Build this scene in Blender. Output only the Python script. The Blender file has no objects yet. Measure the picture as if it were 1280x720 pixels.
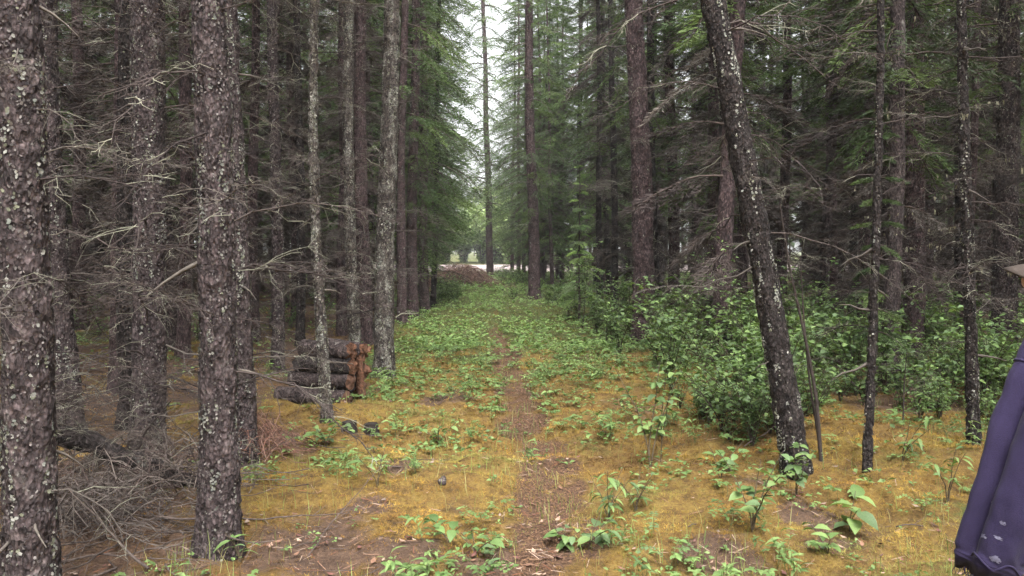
import bpy, math, random
import numpy as np
from mathutils import Vector, Matrix, Euler

R = math.radians
rng = np.random.default_rng(7)
random.seed(7)
scene = bpy.context.scene
COL = scene.collection

# ------------------------------------------------------------------ camera
EYE = 1.6
F = 1024.0                       # focal length in pixels of the 1280 wide photograph
PITCH = math.atan(48 / 1024)
cam_d = bpy.data.cameras.new('camera')
cam_d.sensor_width = 36.0
cam_d.lens = 36.0 * F / 1280
cam_d.clip_end = 1500
cam_d.clip_start = 0.05
cam = bpy.data.objects.new('camera', cam_d)
COL.objects.link(cam)
cam.location = (0, 0, EYE)
cam.rotation_euler = (R(90) - PITCH, 0, 0)
scene.camera = cam

# ------------------------------------------------------------------ light: overcast daylight
SUN_EL, SUN_AZ = R(58), R(168)    # azimuth from +Y towards +X
world = bpy.data.worlds.new('World')
scene.world = world
world.use_nodes = True
wn = world.node_tree
wn.nodes.clear()
w_out = wn.nodes.new('ShaderNodeOutputWorld')
w_bg = wn.nodes.new('ShaderNodeBackground')
w_sky = wn.nodes.new('ShaderNodeTexSky')
w_sky.sky_type = 'NISHITA'
w_sky.sun_disc = False
w_sky.sun_elevation = SUN_EL
w_sky.sun_rotation = SUN_AZ
w_sky.dust_density = 6.0
w_sky.air_density = 1.0
w_hsv = wn.nodes.new('ShaderNodeHueSaturation')
w_hsv.inputs['Saturation'].default_value = 0.12
w_hsv.inputs['Value'].default_value = 1.0
wn.links.new(w_sky.outputs[0], w_hsv.inputs['Color'])
wn.links.new(w_hsv.outputs[0], w_bg.inputs[0])
w_bg.inputs[1].default_value = 0.15
wn.links.new(w_bg.outputs[0], w_out.inputs[0])

sun_d = bpy.data.lights.new('sun', 'SUN')
sun_d.energy = 1.2
sun_d.angle = R(40)
sun_d.color = (1.0, 0.96, 0.9)
sun = bpy.data.objects.new('sun', sun_d)
COL.objects.link(sun)
sd = Vector((math.sin(SUN_AZ) * math.cos(SUN_EL), math.cos(SUN_AZ) * math.cos(SUN_EL), math.sin(SUN_EL)))
sun.rotation_euler = sd.to_track_quat('Z', 'Y').to_euler()
sun.location = (0, 0, 30)

scene.view_settings.view_transform = 'Standard'
scene.view_settings.look = 'None'
scene.view_settings.gamma = 1.0
scene.view_settings.exposure = 1.95
scene.view_settings.use_curve_mapping = False
cy = scene.cycles
cy.max_bounces = 6
cy.diffuse_bounces = 3
cy.glossy_bounces = 2
cy.transmission_bounces = 4
cy.transparent_max_bounces = 4
cy.use_adaptive_sampling = True
cy.adaptive_threshold = 0.03
cy.caustics_reflective = False
cy.caustics_refractive = False

# ------------------------------------------------------------------ noise
def _hash(*a):
    h = np.zeros(a[0].shape, dtype=np.uint64)
    for k, v in zip((374761393, 668265263, 2147483647, 1274126177), a):
        h = h + v.astype(np.int64).astype(np.uint64) * np.uint64(k)
    h = (h ^ (h >> np.uint64(13))) * np.uint64(1274126177)
    h = h ^ (h >> np.uint64(16))
    return (h & np.uint64(0xFFFFFF)).astype(np.float64) / 0xFFFFFF

def vnoise(*c):
    c = [np.asarray(v, dtype=np.float64) for v in c]
    i = [np.floor(v) for v in c]
    f = [v - w for v, w in zip(c, i)]
    f = [v * v * (3 - 2 * v) for v in f]
    n = len(c)
    out = 0
    for k in range(2 ** n):
        b = [(k >> j) & 1 for j in range(n)]
        w = 1
        for j in range(n):
            w = w * (f[j] if b[j] else 1 - f[j])
        out = out + w * _hash(*[i[j] + b[j] for j in range(n)])
    return out

def fbm(*c, oct=3):
    s, a, t = 0, 1.0, 0
    for k in range(oct):
        s = s + a * vnoise(*[np.asarray(v) * 2 ** k + 17.3 * k for v in c])
        t += a
        a *= 0.5
    return s / t

# ------------------------------------------------------------------ pixels to ground
def ray(u, v):
    cp, sp = math.cos(PITCH), math.sin(PITCH)
    return np.array([u - 640.0, F * cp + (360 - v) * sp, -F * sp + (360 - v) * cp])

def ground(u, v):
    r = ray(u, v)
    t = EYE / -r[2]
    return np.array([r[0] * t, r[1] * t])

PATH = np.array([ground(u, v) for u, v in [(705, 900), (692, 720), (700, 660), (694, 610), (684, 572), (655, 525),
                                             (644, 485), (632, 445), (622, 415), (610, 385), (602, 362), (598, 350)]])

def path_dist(x, y):
    d = np.full(np.shape(x), 1e9)
    for a, b in zip(PATH[:-1], PATH[1:]):
        ab = b - a
        t = np.clip(((x - a[0]) * ab[0] + (y - a[1]) * ab[1]) / (ab @ ab), 0, 1)
        d = np.minimum(d, np.hypot(x - a[0] - t * ab[0], y - a[1] - t * ab[1]))
    return d

def corridor(y):
    return 0.35 - 0.045 * np.asarray(y)

MOUNDS = [(440, 530, .13, .55), (1105, 565, .20, .7), (480, 675, .07, .45), (960, 640, .05, .5), (560, 600, .05, .6), (340, 560, .08, .5),
          (880, 610, .06, .4), (200, 640, .08, .6)]
MG = [(*ground(u, v), h, r) for u, v, h, r in MOUNDS]

def hgt(x, y):
    x = np.asarray(x, dtype=float)
    y = np.asarray(y, dtype=float)
    near = np.exp(-(y / 60.0) ** 2)
    h = 0.22 * (fbm(x * .33 + 9, y * .33 + 4, oct=2) - .5) * near
    h = h + 0.12 * (fbm(x * 1.5 + 3, y * 1.5, oct=2) - .5) * near
    h = h + 0.12 * (fbm(x * 3.6 + 30, y * 3.6 + 7, oct=2) - .5) * near
    h = h + 0.05 * (fbm(x * 10 + 3, y * 11 + 17, oct=2) - .5) * near
    pd = path_dist(x, y)
    h = h - 0.07 * np.exp(-(pd / .27) ** 2)
    for mx, my, mh, mr in MG:
        h = h + mh * np.exp(-((x - mx) ** 2 + (y - my) ** 2) / mr ** 2)
    return h

def hz(x, y):
    return float(hgt(np.array([x]), np.array([y]))[0])

# ------------------------------------------------------------------ mesh helpers
def make_mesh(name, V, tris=None, quads=None, smooth=False, col=None, mats=(), mi=None):
    V = np.asarray(V, dtype=np.float32).reshape(-1, 3)
    tris = np.zeros((0, 3), int) if tris is None or len(tris) == 0 else np.asarray(tris).reshape(-1, 3)
    quads = np.zeros((0, 4), int) if quads is None or len(quads) == 0 else np.asarray(quads).reshape(-1, 4)
    me = bpy.data.meshes.new(name)
    nl = tris.size + quads.size
    nf = len(tris) + len(quads)
    me.vertices.add(len(V))
    me.vertices.foreach_set('co', V.ravel())
    me.loops.add(nl)
    me.loops.foreach_set('vertex_index', np.concatenate([tris.ravel(), quads.ravel()]).astype(np.int32))
    me.polygons.add(nf)
    st = np.concatenate([np.arange(len(tris)) * 3, tris.size + np.arange(len(quads)) * 4]).astype(np.int32)
    me.polygons.foreach_set('loop_start', st)
    for m in mats:
        me.materials.append(m)
    if mi is not None:
        me.polygons.foreach_set('material_index', np.asarray(mi, dtype=np.int32))
    if smooth:
        me.polygons.foreach_set('use_smooth', np.ones(nf, dtype=bool))
    me.update(calc_edges=True)
    me.validate()
    if col is not None:
        c = np.ones((len(V), 4), dtype=np.float32)
        c[:, :3] = np.asarray(col)
        at = me.color_attributes.new('Col', 'FLOAT_COLOR', 'POINT')
        at.data.foreach_set('color', c.ravel())
    return me

class MB:
    """collects geometry for one mesh"""
    def __init__(s):
        s.V, s.T, s.Q, s.C, s.n = [], [], [], [], 0
    def add(s, V, tris=None, quads=None, col=(1, 1, 1)):
        V = np.asarray(V, dtype=float).reshape(-1, 3)
        s.V.append(V)
        if tris is not None and len(tris):
            s.T.append(np.asarray(tris).reshape(-1, 3) + s.n)
        if quads is not None and len(quads):
            s.Q.append(np.asarray(quads).reshape(-1, 4) + s.n)
        c = np.empty((len(V), 3))
        c[:] = col
        s.C.append(c)
        s.n += len(V)
    def tube(s, P, r, sides=4, col=(1, 1, 1), cap=False):
        P = np.asarray(P, dtype=float)
        n = len(P)
        r = np.broadcast_to(np.asarray(r, dtype=float), (n,))
        T = np.gradient(P, axis=0)
        T /= np.linalg.norm(T, axis=1)[:, None] + 1e-9
        up = np.array([0, 0, 1.0]) if abs(T[0][2]) < .9 else np.array([1.0, 0, 0])
        A = np.cross(T, up)
        A /= np.linalg.norm(A, axis=1)[:, None] + 1e-9
        B = np.cross(T, A)
        ph = np.arange(sides) * 2 * math.pi / sides
        ring = A[:, None] * np.cos(ph)[None, :, None] + B[:, None] * np.sin(ph)[None, :, None]
        V = (P[:, None] + ring * r[:, None, None]).reshape(-1, 3)
        i = np.arange(n - 1)[:, None] * sides
        k = np.arange(sides)[None]
        k2 = (k + 1) % sides
        q = np.stack([i + k, i + k2, i + sides + k2, i + sides + k], -1).reshape(-1, 4)
        tr = None
        if cap:
            V = np.vstack([V, P[0], P[-1]])
            b0, b1 = n * sides, n * sides + 1
            tr = [(b0, (j + 1) % sides, j) for j in range(sides)] + [(b1, (n - 1) * sides + j, (n - 1) * sides + (j + 1) % sides) for j in range(sides)]
        s.add(V, tr, q, col)
    def scatter(s, tv, tt, tq, pos, rot, sc, col):
        """many transformed copies of a small template: rot (N,3,3), sc (N,) or (N,3), col (N,3)"""
        tv = np.asarray(tv, dtype=float)
        N, k = len(pos), len(tv)
        if N == 0:
            return
        sc = np.asarray(sc, dtype=float)
        if sc.ndim == 1:
            sc = sc[:, None]
        loc = tv[None] * np.broadcast_to(sc, (N, 3))[:, None, :]
        V = np.einsum('nij,nkj->nki', rot, loc) + np.asarray(pos)[:, None]
        off = (np.arange(N) * k)[:, None, None]
        tr = (np.asarray(tt)[None] + off).reshape(-1, 3) if tt is not None and len(tt) else None
        qu = (np.asarray(tq)[None] + off).reshape(-1, 4) if tq is not None and len(tq) else None
        s.add(V.reshape(-1, 3), tr, qu, np.repeat(np.broadcast_to(col, (N, 3)), k, axis=0))
    def mesh(s, name, mat, smooth=False):
        V = np.vstack(s.V)
        T = np.vstack(s.T) if s.T else None
        Q = np.vstack(s.Q) if s.Q else None
        return make_mesh(name, V, T, Q, smooth, np.vstack(s.C), (mat,) if not isinstance(mat, (list, tuple)) else mat)

def rot_z(a):
    a = np.asarray(a)
    c, s, o, l = np.cos(a), np.sin(a), np.zeros_like(a), np.ones_like(a)
    return np.stack([np.stack([c, -s, o], -1), np.stack([s, c, o], -1), np.stack([o, o, l], -1)], -2)
def rot_y(a):
    a = np.asarray(a)
    c, s, o, l = np.cos(a), np.sin(a), np.zeros_like(a), np.ones_like(a)
    return np.stack([np.stack([c, o, s], -1), np.stack([o, l, o], -1), np.stack([-s, o, c], -1)], -2)
def rot_x(a):
    a = np.asarray(a)
    c, s, o, l = np.cos(a), np.sin(a), np.zeros_like(a), np.ones_like(a)
    return np.stack([np.stack([l, o, o], -1), np.stack([o, c, -s], -1), np.stack([o, s, c], -1)], -2)
def frame_x(D, roll=None):
    """rotations whose x axis is D (N,3), z axis as near up as it gets"""
    D = D / (np.linalg.norm(D, axis=1)[:, None] + 1e-9)
    up = np.tile(np.array([0, 0, 1.0]), (len(D), 1))
    bad = np.abs(D[:, 2]) > .97
    up[bad] = (1, 0, 0)
    Yv = np.cross(up, D)
    Yv /= np.linalg.norm(Yv, axis=1)[:, None] + 1e-9
    Z = np.cross(D, Yv)
    M = np.stack([D, Yv, Z], -1)
    if roll is not None:
        M = M @ rot_x(roll)
    return M

def U(a, b, n=None):
    return rng.uniform(a, b, n)

def link(name, data, parent=None, loc=None, rot=None, sc=None, **props):
    o = bpy.data.objects.new(name, data)
    COL.objects.link(o)
    if parent is not None:
        o.parent = parent
    if loc is not None:
        o.location = loc
    if rot is not None:
        o.rotation_euler = rot
    if sc is not None:
        o.scale = sc if hasattr(sc, '__len__') else (sc, sc, sc)
    for k, v in props.items():
        if v is not None:
            o[k] = v
    return o

def thing(name, label, category, loc=(0, 0, 0), rz=0.0, sc=1.0, group=None, data=None):
    return link(name, data, None, loc, (0, 0, rz), sc, label=label, category=category, group=group)

# ------------------------------------------------------------------ materials
def new_mat(name):
    m = bpy.data.materials.new(name)
    m.use_nodes = True
    nt = m.node_tree
    bs = nt.nodes['Principled BSDF']
    bs.inputs['Specular IOR Level'].default_value = 0.25
    bs.inputs['Roughness'].default_value = 0.85
    return m, nt, bs

def N(nt, kind, **kw):
    n = nt.nodes.new(kind)
    for k, v in kw.items():
        if hasattr(n, k):
            setattr(n, k, v)
        else:
            n.inputs[k.replace('_', ' ')].default_value = v
    return n

def ramp(nt, src, stops, interp='LINEAR'):
    n = nt.nodes.new('ShaderNodeValToRGB')
    n.color_ramp.interpolation = interp
    el = n.color_ramp.elements
    while len(el) < len(stops):
        el.new(0.5)
    for e, (p, c) in zip(el, stops):
        e.position = p
        e.color = (*c, 1) if len(c) == 3 else c
    nt.links.new(src, n.inputs[0])
    return n.outputs[0]

def g(v):
    return (v, v, v)

def mix(nt, fac, a, b, mode='MIX'):
    n = nt.nodes.new('ShaderNodeMix')
    n.data_type = 'RGBA'
    n.blend_type = mode
    for sock, val in ((n.inputs[0], fac), (n.inputs[6], a), (n.inputs[7], b)):
        if isinstance(val, (int, float)):
            sock.default_value = val
        elif isinstance(val, tuple):
            sock.default_value = (*val, 1)
        else:
            nt.links.new(val, sock)
    return n.outputs[2]

def coords(nt, scale=(1, 1, 1), rnd=True):
    tc = nt.nodes.new('ShaderNodeTexCoord')
    mp = nt.nodes.new('ShaderNodeMapping')
    mp.inputs['Scale'].default_value = scale
    nt.links.new(tc.outputs['Object'], mp.inputs['Vector'])
    if rnd:
        oi = nt.nodes.new('ShaderNodeObjectInfo')
        mu = nt.nodes.new('ShaderNodeMath')
        mu.operation = 'MULTIPLY'
        mu.inputs[1].default_value = 37.0
        nt.links.new(oi.outputs['Random'], mu.inputs[0])
        nt.links.new(mu.outputs[0], mp.inputs['Location'])
    return mp.outputs[0]

def noise(nt, vec, scale, detail=4, rough=.55, out=0):
    n = nt.nodes.new('ShaderNodeTexNoise')
    n.inputs['Scale'].default_value = scale
    n.inputs['Detail'].default_value = detail
    n.inputs['Roughness'].default_value = rough
    nt.links.new(vec, n.inputs['Vector'])
    return n.outputs[out]

def bump(nt, bs, h, strength, dist):
    b = nt.nodes.new('ShaderNodeBump')
    b.inputs['Strength'].default_value = strength
    b.inputs['Distance'].default_value = dist
    nt.links.new(h, b.inputs['Height'])
    nt.links.new(b.outputs[0], bs.inputs['Normal'])

def vcol(nt):
    n = nt.nodes.new('ShaderNodeVertexColor')
    n.layer_name = 'Col'
    return n.outputs[0]

def bark_mat(name, dark, mid, light, lichen, lich_lo=.56, lich_hi=.66, scale=1.0):
    m, nt, bs = new_mat(name)
    v = coords(nt, (1, 1, .55))
    vor = nt.nodes.new('ShaderNodeTexVoronoi')
    vor.inputs['Scale'].default_value = 62 * scale
    nt.links.new(v, vor.inputs['Vector'])
    n1 = noise(nt, v, 14, 5, .65)
    n2 = noise(nt, v, 90, 3, .6)
    c = ramp(nt, n1, [(.3, dark), (.52, mid), (.72, light)])
    cell = ramp(nt, vor.outputs['Color'], [(.1, g(.35)), (.9, g(1.6))])
    c = mix(nt, 1.0, c, cell, 'MULTIPLY')
    edge = ramp(nt, vor.outputs['Distance'], [(0, g(1.2)), (.55, g(.4))])
    c = mix(nt, .8, c, edge, 'MULTIPLY')
    l1 = noise(nt, v, 7, 7, .7)
    lf = ramp(nt, l1, [(lich_lo, g(0)), (lich_hi, g(1))])
    l2 = ramp(nt, n2, [(.42, g(0)), (.6, g(1))])
    lm = mix(nt, 1.0, lf, l2, 'MULTIPLY')
    c = mix(nt, lm, c, lichen)
    nt.links.new(c, bs.inputs['Base Color'])
    hh = mix(nt, .5, vor.outputs['Distance'], n1)
    hh = mix(nt, .3, hh, n2)
    bump(nt, bs, hh, 1.0, .035)
    return m

BARK_GREY = bark_mat('bark_grey', (.034, .025, .026), (.085, .063, .064), (.18, .142, .138), (.34, .34, .31), .62, .74)
BARK_RED = bark_mat('bark_reddish', (.045, .029, .031), (.105, .069, .072), (.19, .135, .135), (.32, .32, .28), .66, .78, .8)
BARK_DARK = bark_mat('bark_dark', (.016, .012, .012), (.040, .031, .030), (.09, .075, .07), (.33, .34, .31), .62, .74)
BARK_PALE = bark_mat('bark_lichened', (.045, .036, .033), (.105, .085, .078), (.20, .175, .155), (.42, .42, .36), .50, .64)
BARKS = dict(grey=BARK_GREY, red=BARK_RED, dark=BARK_DARK, pale=BARK_PALE)

def col_mat(name, base, var=.35, rough=.85, transl=0.0, nscale=0, gloss=.25, mul=1.0):
    """base colour times the 'Col' attribute, with an optional noise and some light through thin leaves"""
    m, nt, bs = new_mat(name)
    c = mix(nt, 1.0, vcol(nt), base, 'MULTIPLY')
    if nscale:
        n = noise(nt, coords(nt), nscale, 4)
        c = mix(nt, 1.0, c, ramp(nt, n, [(.25, g(1 - var)), (.75, g(1 + var))]), 'MULTIPLY')
    oi = nt.nodes.new('ShaderNodeObjectInfo')
    c = mix(nt, .7, c, ramp(nt, oi.outputs['Random'], [(0, g(.75)), (1, g(1.25))]), 'MULTIPLY')
    nt.links.new(c, bs.inputs['Base Color'])
    bs.inputs['Roughness'].default_value = rough
    bs.inputs['Specular IOR Level'].default_value = gloss
    if transl:
        tr = nt.nodes.new('ShaderNodeBsdfTranslucent')
        c2 = mix(nt, 1.0, c, (1.1, 1.15, .6), 'MULTIPLY')
        nt.links.new(c2, tr.inputs['Color'])
        ms = nt.nodes.new('ShaderNodeMixShader')
        ms.inputs[0].default_value = transl
        nt.links.new(bs.outputs[0], ms.inputs[1])
        nt.links.new(tr.outputs[0], ms.inputs[2])
        nt.links.new(ms.outputs[0], nt.nodes['Material Output'].inputs['Surface'])
    return m

W = (1, 1, 1)
M_TWIG = col_mat('dead_twig', W, .4, .9, 0, 30)
M_NEEDLE = col_mat('spruce_needles', W, .3, .6, .28, 0, .3)
M_LEAF = col_mat('green_leaf', W, .25, .5, .3, 25, .35)
M_MOSS = col_mat('feather_moss', W, .3, .9, .15, 0, .1)
M_GRASS = col_mat('grass_blade', W, .2, .5, .3, 0, .4)
M_LICHEN = col_mat('lichen', W, .3, .95, .15, 60, .1)
M_FLAKE = col_mat('bark_flake', W, .4, .9, 0, 80, .2)
M_STICK = col_mat('fallen_stick', W, .45, .9, 0, 25, .2)

def ground_mat():
    m, nt, bs = new_mat('forest_floor')
    tc = nt.nodes.new('ShaderNodeTexCoord')
    v = tc.outputs['Object']
    n1 = noise(nt, v, 1.3, 6, .6)
    n2 = noise(nt, v, 9, 6, .7)
    n3 = noise(nt, v, 60, 5, .7)
    n4 = noise(nt, v, 220, 3, .6)
    moss = ramp(nt, n2, [(.25, (.06, .037, .016)), (.45, (.15, .09, .028)), (.6, (.22, .145, .04)), (.78, (.16, .14, .042))])  # dark tones put shade into the gaps between moss tufts
    green = ramp(nt, n2, [(.3, (.045, .05, .018)), (.55, (.09, .10, .03)), (.8, (.14, .15, .045))])
    litter = ramp(nt, n2, [(.25, (.045, .028, .02)), (.5, (.10, .062, .042)), (.72, (.17, .105, .07))])
    soil = ramp(nt, n3, [(.3, (.035, .02, .013)), (.5, (.105, .058, .034)), (.7, (.22, .125, .07))])
    at = nt.nodes.new('ShaderNodeVertexColor')
    at.layer_name = 'Col'
    sp = nt.nodes.new('ShaderNodeSeparateColor')
    nt.links.new(at.outputs[0], sp.inputs[0])

    def mask(chan, nz, amt):
        a = nt.nodes.new('ShaderNodeMath')
        a.operation = 'MULTIPLY_ADD'
        nt.links.new(nz, a.inputs[0])
        a.inputs[1].default_value = amt
        a.inputs[2].default_value = -amt * .5
        b = nt.nodes.new('ShaderNodeMath')
        b.operation = 'ADD'
        nt.links.new(a.outputs[0], b.inputs[0])
        nt.links.new(chan, b.inputs[1])
        return ramp(nt, b.outputs[0], [(.38, g(0)), (.62, g(1))])
    c = mix(nt, mask(sp.outputs[1], n2, 1.1), moss, green)
    c = mix(nt, mask(sp.outputs[2], n2, 1.2), c, litter)
    c = mix(nt, mask(sp.outputs[0], n2, 1.0), c, soil)
    c = mix(nt, .9, c, ramp(nt, n3, [(.3, g(.6)), (.7, g(1.4))]), 'MULTIPLY')
    c = mix(nt, .7, c, ramp(nt, n4, [(.3, g(.6)), (.7, g(1.4))]), 'MULTIPLY')
    nt.links.new(c, bs.inputs['Base Color'])
    bs.inputs['Roughness'].default_value = .95
    hh = mix(nt, .4, n3, n4)
    hh = mix(nt, .5, hh, n2)
    bump(nt, bs, hh, 1.0, .05)
    return m

M_GROUND = ground_mat()

def simple(name, color, rough=.9, nscale=20, lo=.7, hi=1.3, bdist=.01, bstr=.6, gloss=.2):
    m, nt, bs = new_mat(name)
    v = coords(nt)
    n = noise(nt, v, nscale, 6, .6)
    c = mix(nt, 1.0, ramp(nt, n, [(.28, g(lo)), (.72, g(hi))]), color, 'MULTIPLY')
    nt.links.new(c, bs.inputs['Base Color'])
    bs.inputs['Roughness'].default_value = rough
    bs.inputs['Specular IOR Level'].default_value = gloss
    bump(nt, bs, n, bstr, bdist)
    return m

# ------------------------------------------------------------------ words for where a small thing stands
ANCHORS = [('beside the log pile', 400, 515), ('near the two small stumps', 452, 560), ('by the foot of the big lichened trunk', 290, 700),
           ('around the foot of the leaning trunk', 985, 605), ('by the thin dead pole', 1083, 612), ('near the person in the sweatshirt', 1190, 690),
           ('along the widest bare path soil', 690, 660), ('where the path soil narrows', 655, 520), ('around the tiered sapling', 815, 580),
           ('by the blotchy pale barked spruce', 500, 482), ('where moss closes over the path', 620, 420), ('below the tall purple brown spruce', 800, 445),
           ('in the golden moss before the slim lichened pole', 420, 640), ('in orange moss before the leaning trunk', 900, 690)]
ANCHOR_XY = [(n_, *ground(u_, v_)) for n_, u_, v_ in ANCHORS]

def where(x, y):
    return min(ANCHOR_XY, key=lambda a: (a[1] - x) ** 2 + (a[2] - y) ** 2)[0]
# ------------------------------------------------------------------ ground
def smooth(a, b, x):
    t = np.clip((x - a) / (b - a), 0, 1)
    return t * t * (3 - 2 * t)

def zones(x, y):
    """how much bare path, green cover and needle litter there is"""
    s = x - corridor(y)
    pd = path_dist(x, y)
    nb = fbm(x * 1.1 + 5, y * 1.1 + 2, oct=3)
    nb2 = fbm(x * 2.7 + 50, y * 2.7 + 21, oct=2)
    wid = .145 + .12 * nb2 - .004 * np.clip(y - 8, 0, 20)
    nb3 = fbm(x * 5.5 + 8, y * 3.5 + 60, oct=3)
    path = 1 - smooth(wid * .5, wid * 1.9, pd + .22 * (nb3 - .5))
    path = path * (1 - .75 * smooth(13, 22, y)) * (.55 + .45 * smooth(.3, .55, nb2)) * (.5 + .5 * smooth(.28, .5, nb3))
    left = smooth(-1.3, -2.6, s) * smooth(2, 3, y)
    right = smooth(2.6, 4.5, s) * smooth(6.5, 9, y)
    litter = np.clip(.8 * left + .6 * right + 1.9 * (nb - .54) + .25 * (nb2 - .5), 0, 1)
    for bu, bv, br in ((385, 690, .42), (455, 645, .18), (640, 715, .3), (515, 580, .22), (1140, 470, .7), (905, 690, .25), (560, 500, .35), (500, 700, .22), (1010, 640, .2)):
        bx_, by_ = ground(bu, bv)
        litter = np.maximum(litter, 1.15 * np.exp(-(((x - bx_) ** 2 + .6 * (y - by_) ** 2) / br ** 2) ** 1.2) * (.4 + 1.2 * nb2))
    green = smooth(7, 17, y) * (1 - left * .4) * .9 + 1.2 * (nb2 - .5) + .06
    green = np.clip(green, 0, 1)
    far = smooth(38, 50, y)
    return path, np.maximum(green, far * .6), np.clip(litter * (1 - far), 0, 1)

def axis(lo, hi, fine_lo, fine_hi, step, grow):
    a = list(np.arange(fine_lo, fine_hi, step))
    s = step
    while a[-1] < hi:
        s *= grow
        a.append(a[-1] + s)
    s = step
    b = []
    p = fine_lo
    while p > lo:
        s *= grow
        p -= s
        b.append(p)
    return np.array(b[::-1] + a)

gx = axis(-420, 420, -4.4, 4.4, .05, 1.075)
gy = axis(-60, 620, 2.6, 11.0, .05, 1.06)
GX, GY = np.meshgrid(gx, gy)
GZ = hgt(GX, GY)
nx, ny = len(gx), len(gy)
idx = np.arange(nx * ny).reshape(ny, nx)
gq = np.stack([idx[:-1, :-1], idx[:-1, 1:], idx[1:, 1:], idx[1:, :-1]], -1).reshape(-1, 4)
zp, zg, zl = zones(GX.ravel(), GY.ravel())
gme = make_mesh('ground', np.stack([GX, GY, GZ], -1).reshape(-1, 3), None, gq, True, np.stack([zp, zg, zl], -1), (M_GROUND,))
link('ground', gme, kind='structure')

# gravel road crossing the clearing beyond the forest
M_GRAVEL = simple('pale_gravel', (.33, .27, .26), .95, 6, .75, 1.2, .03, .4)
def sheet(name, x0, x1, y0, y1, dz, mat, nx_=60, ny_=14, edge=.8):
    xs = np.linspace(x0, x1, nx_)
    t = np.linspace(0, 1, ny_)
    w0 = y0 + edge * (fbm(xs * .3, xs * 0 + 3.3, oct=3) - .5) * 2
    w1 = y1 + edge * (fbm(xs * .3 + 40, xs * 0 + 1.3, oct=3) - .5) * 2
    Y = w0[None] * (1 - t[:, None]) + w1[None] * t[:, None]
    X = np.broadcast_to(xs[None], Y.shape)
    Z = hgt(X, Y) + dz
    i = np.arange(nx_ * ny_).reshape(ny_, nx_)
    q = np.stack([i[:-1, :-1], i[:-1, 1:], i[1:, 1:], i[1:, :-1]], -1).reshape(-1, 4)
    return link(name, make_mesh(name, np.stack([X, Y, Z], -1).reshape(-1, 3), None, q, True, None, (mat,)), kind='structure')
sheet('gravel_road', -70, 60, 57, 84, .06, M_GRAVEL)

rng = np.random.default_rng(11)
random.seed(11)
# feather moss: tens of thousands of small fronds
MOSS_COL = 1.18 * np.array([(.15, .085, .035), (.30, .165, .042), (.35, .215, .05), (.34, .24, .06), (.28, .235, .065), (.20, .20, .062)])
GREEN_COL = np.array([(.15, .18, .055), (.19, .21, .06), (.22, .21, .065)])

def pick_area(n, y0, y1, xfun, power=1.0):
    y = y0 + (y1 - y0) * U(0, 1, n) ** power
    w = xfun(y)
    x = U(-1, 1, n) * w
    return x, y

mb = MB()
frond_v = [(-.1, -.13, 0), (1.25, .1, 1.0), (-.1, .13, 0), (.1, -.1, 0), (-.75, 1.0, .9), (-.1, -.05, 0), (.05, .1, 0), (-.55, -1.05, .8), (.1, .12, 0)]
frond_t = [(0, 1, 2), (3, 4, 5), (6, 7, 8)]
for n, y0, y1, size, pw in ((158000, 2.9, 6.6, .0115, 1.0), (105000, 6.0, 11.5, .018, 1.1), (30000, 11, 22, .035, 1.1)):
    x, y = pick_area(n, y0, y1, lambda yy: np.minimum(.68 * yy + .3, 7.5), pw)
    p, gr, li = zones(x, y)
    clump = fbm(x * 6, y * 6 + 11, oct=2)
    keep = U(0, 1, n) < np.clip((1 - .9 * p) * (1 - .8 * li) * (.1 + 2.0 * (clump - .2)), 0.02, 1)
    x, y, gr = x[keep], y[keep], gr[keep]
    k = len(x)
    z = hgt(x, y) - .002
    ti = fbm(x * 1.3 + 70, y * 1.3, oct=4)
    ci = np.clip(((ti - .34) / .32) * 5 + rng.normal(0, .75, k), 0, 4.999)
    c0, cf = ci.astype(int), (ci % 1)[:, None]
    c = MOSS_COL[c0] * (1 - cf) + MOSS_COL[c0 + 1] * cf
    gi = np.clip(gr * 1.1 - .2 + rng.normal(0, .16, k), 0, .85)[:, None]
    c = c * (1 - gi) + GREEN_COL[rng.integers(0, 3, k)] * gi
    c = c * (.62 + .76 * fbm(x * 2.3 + 8, y * 2.3, oct=2))[:, None] * (.45 + 1.15 * fbm(x * 8, y * 8, oct=3))[:, None] * U(.7, 1.3, k)[:, None]
    rot = rot_z(U(0, 6.283, k)) @ rot_y(U(-.45, .45, k)) @ rot_x(U(-.45, .45, k))
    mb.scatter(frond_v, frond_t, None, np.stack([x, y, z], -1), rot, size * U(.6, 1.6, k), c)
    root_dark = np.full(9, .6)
    root_dark[[1, 4, 7]] = 1.12            # brown root, golden tip; the darkened root also paints shade for relief
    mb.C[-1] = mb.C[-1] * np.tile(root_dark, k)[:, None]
link('moss', mb.mesh('moss', M_MOSS), kind='stuff', label='golden and yellow green feather moss carpeting the forest floor', category='moss')

# needles, twig bits and small dead leaves on the floor
mb = MB()
n = 26000
x, y = pick_area(n, 2.9, 13, lambda yy: np.minimum(.7 * yy + .3, 8), 1.15)
p, gr, li = zones(x, y)
keep = U(0, 1, n) < np.clip(.12 + .8 * p + .7 * li, 0, 1)
x, y = x[keep], y[keep]
k = len(x)
z = hgt(x, y) + U(.004, .02, k)
cc = np.array([(.10, .06, .045), (.20, .12, .08), (.30, .22, .17), (.06, .04, .035), (.17, .07, .04)])[rng.integers(0, 5, k)]
st_v = [(-1, -.045, 0), (1, -.03, 0), (1, .03, .02), (-1, .045, .02), (0, 0, .07)]
mb.scatter(st_v, [(0, 1, 4), (1, 2, 4), (2, 3, 4), (3, 0, 4)], None, np.stack([x, y, z], -1), rot_z(U(0, 6.283, k)) @ rot_y(U(-.35, .35, k)), U(.012, .06, k) * .75, cc)
n = 5000
x, y = pick_area(n, 2.9, 12, lambda yy: np.minimum(.7 * yy + .3, 7), 1.15)
p, gr, li = zones(x, y)
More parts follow.
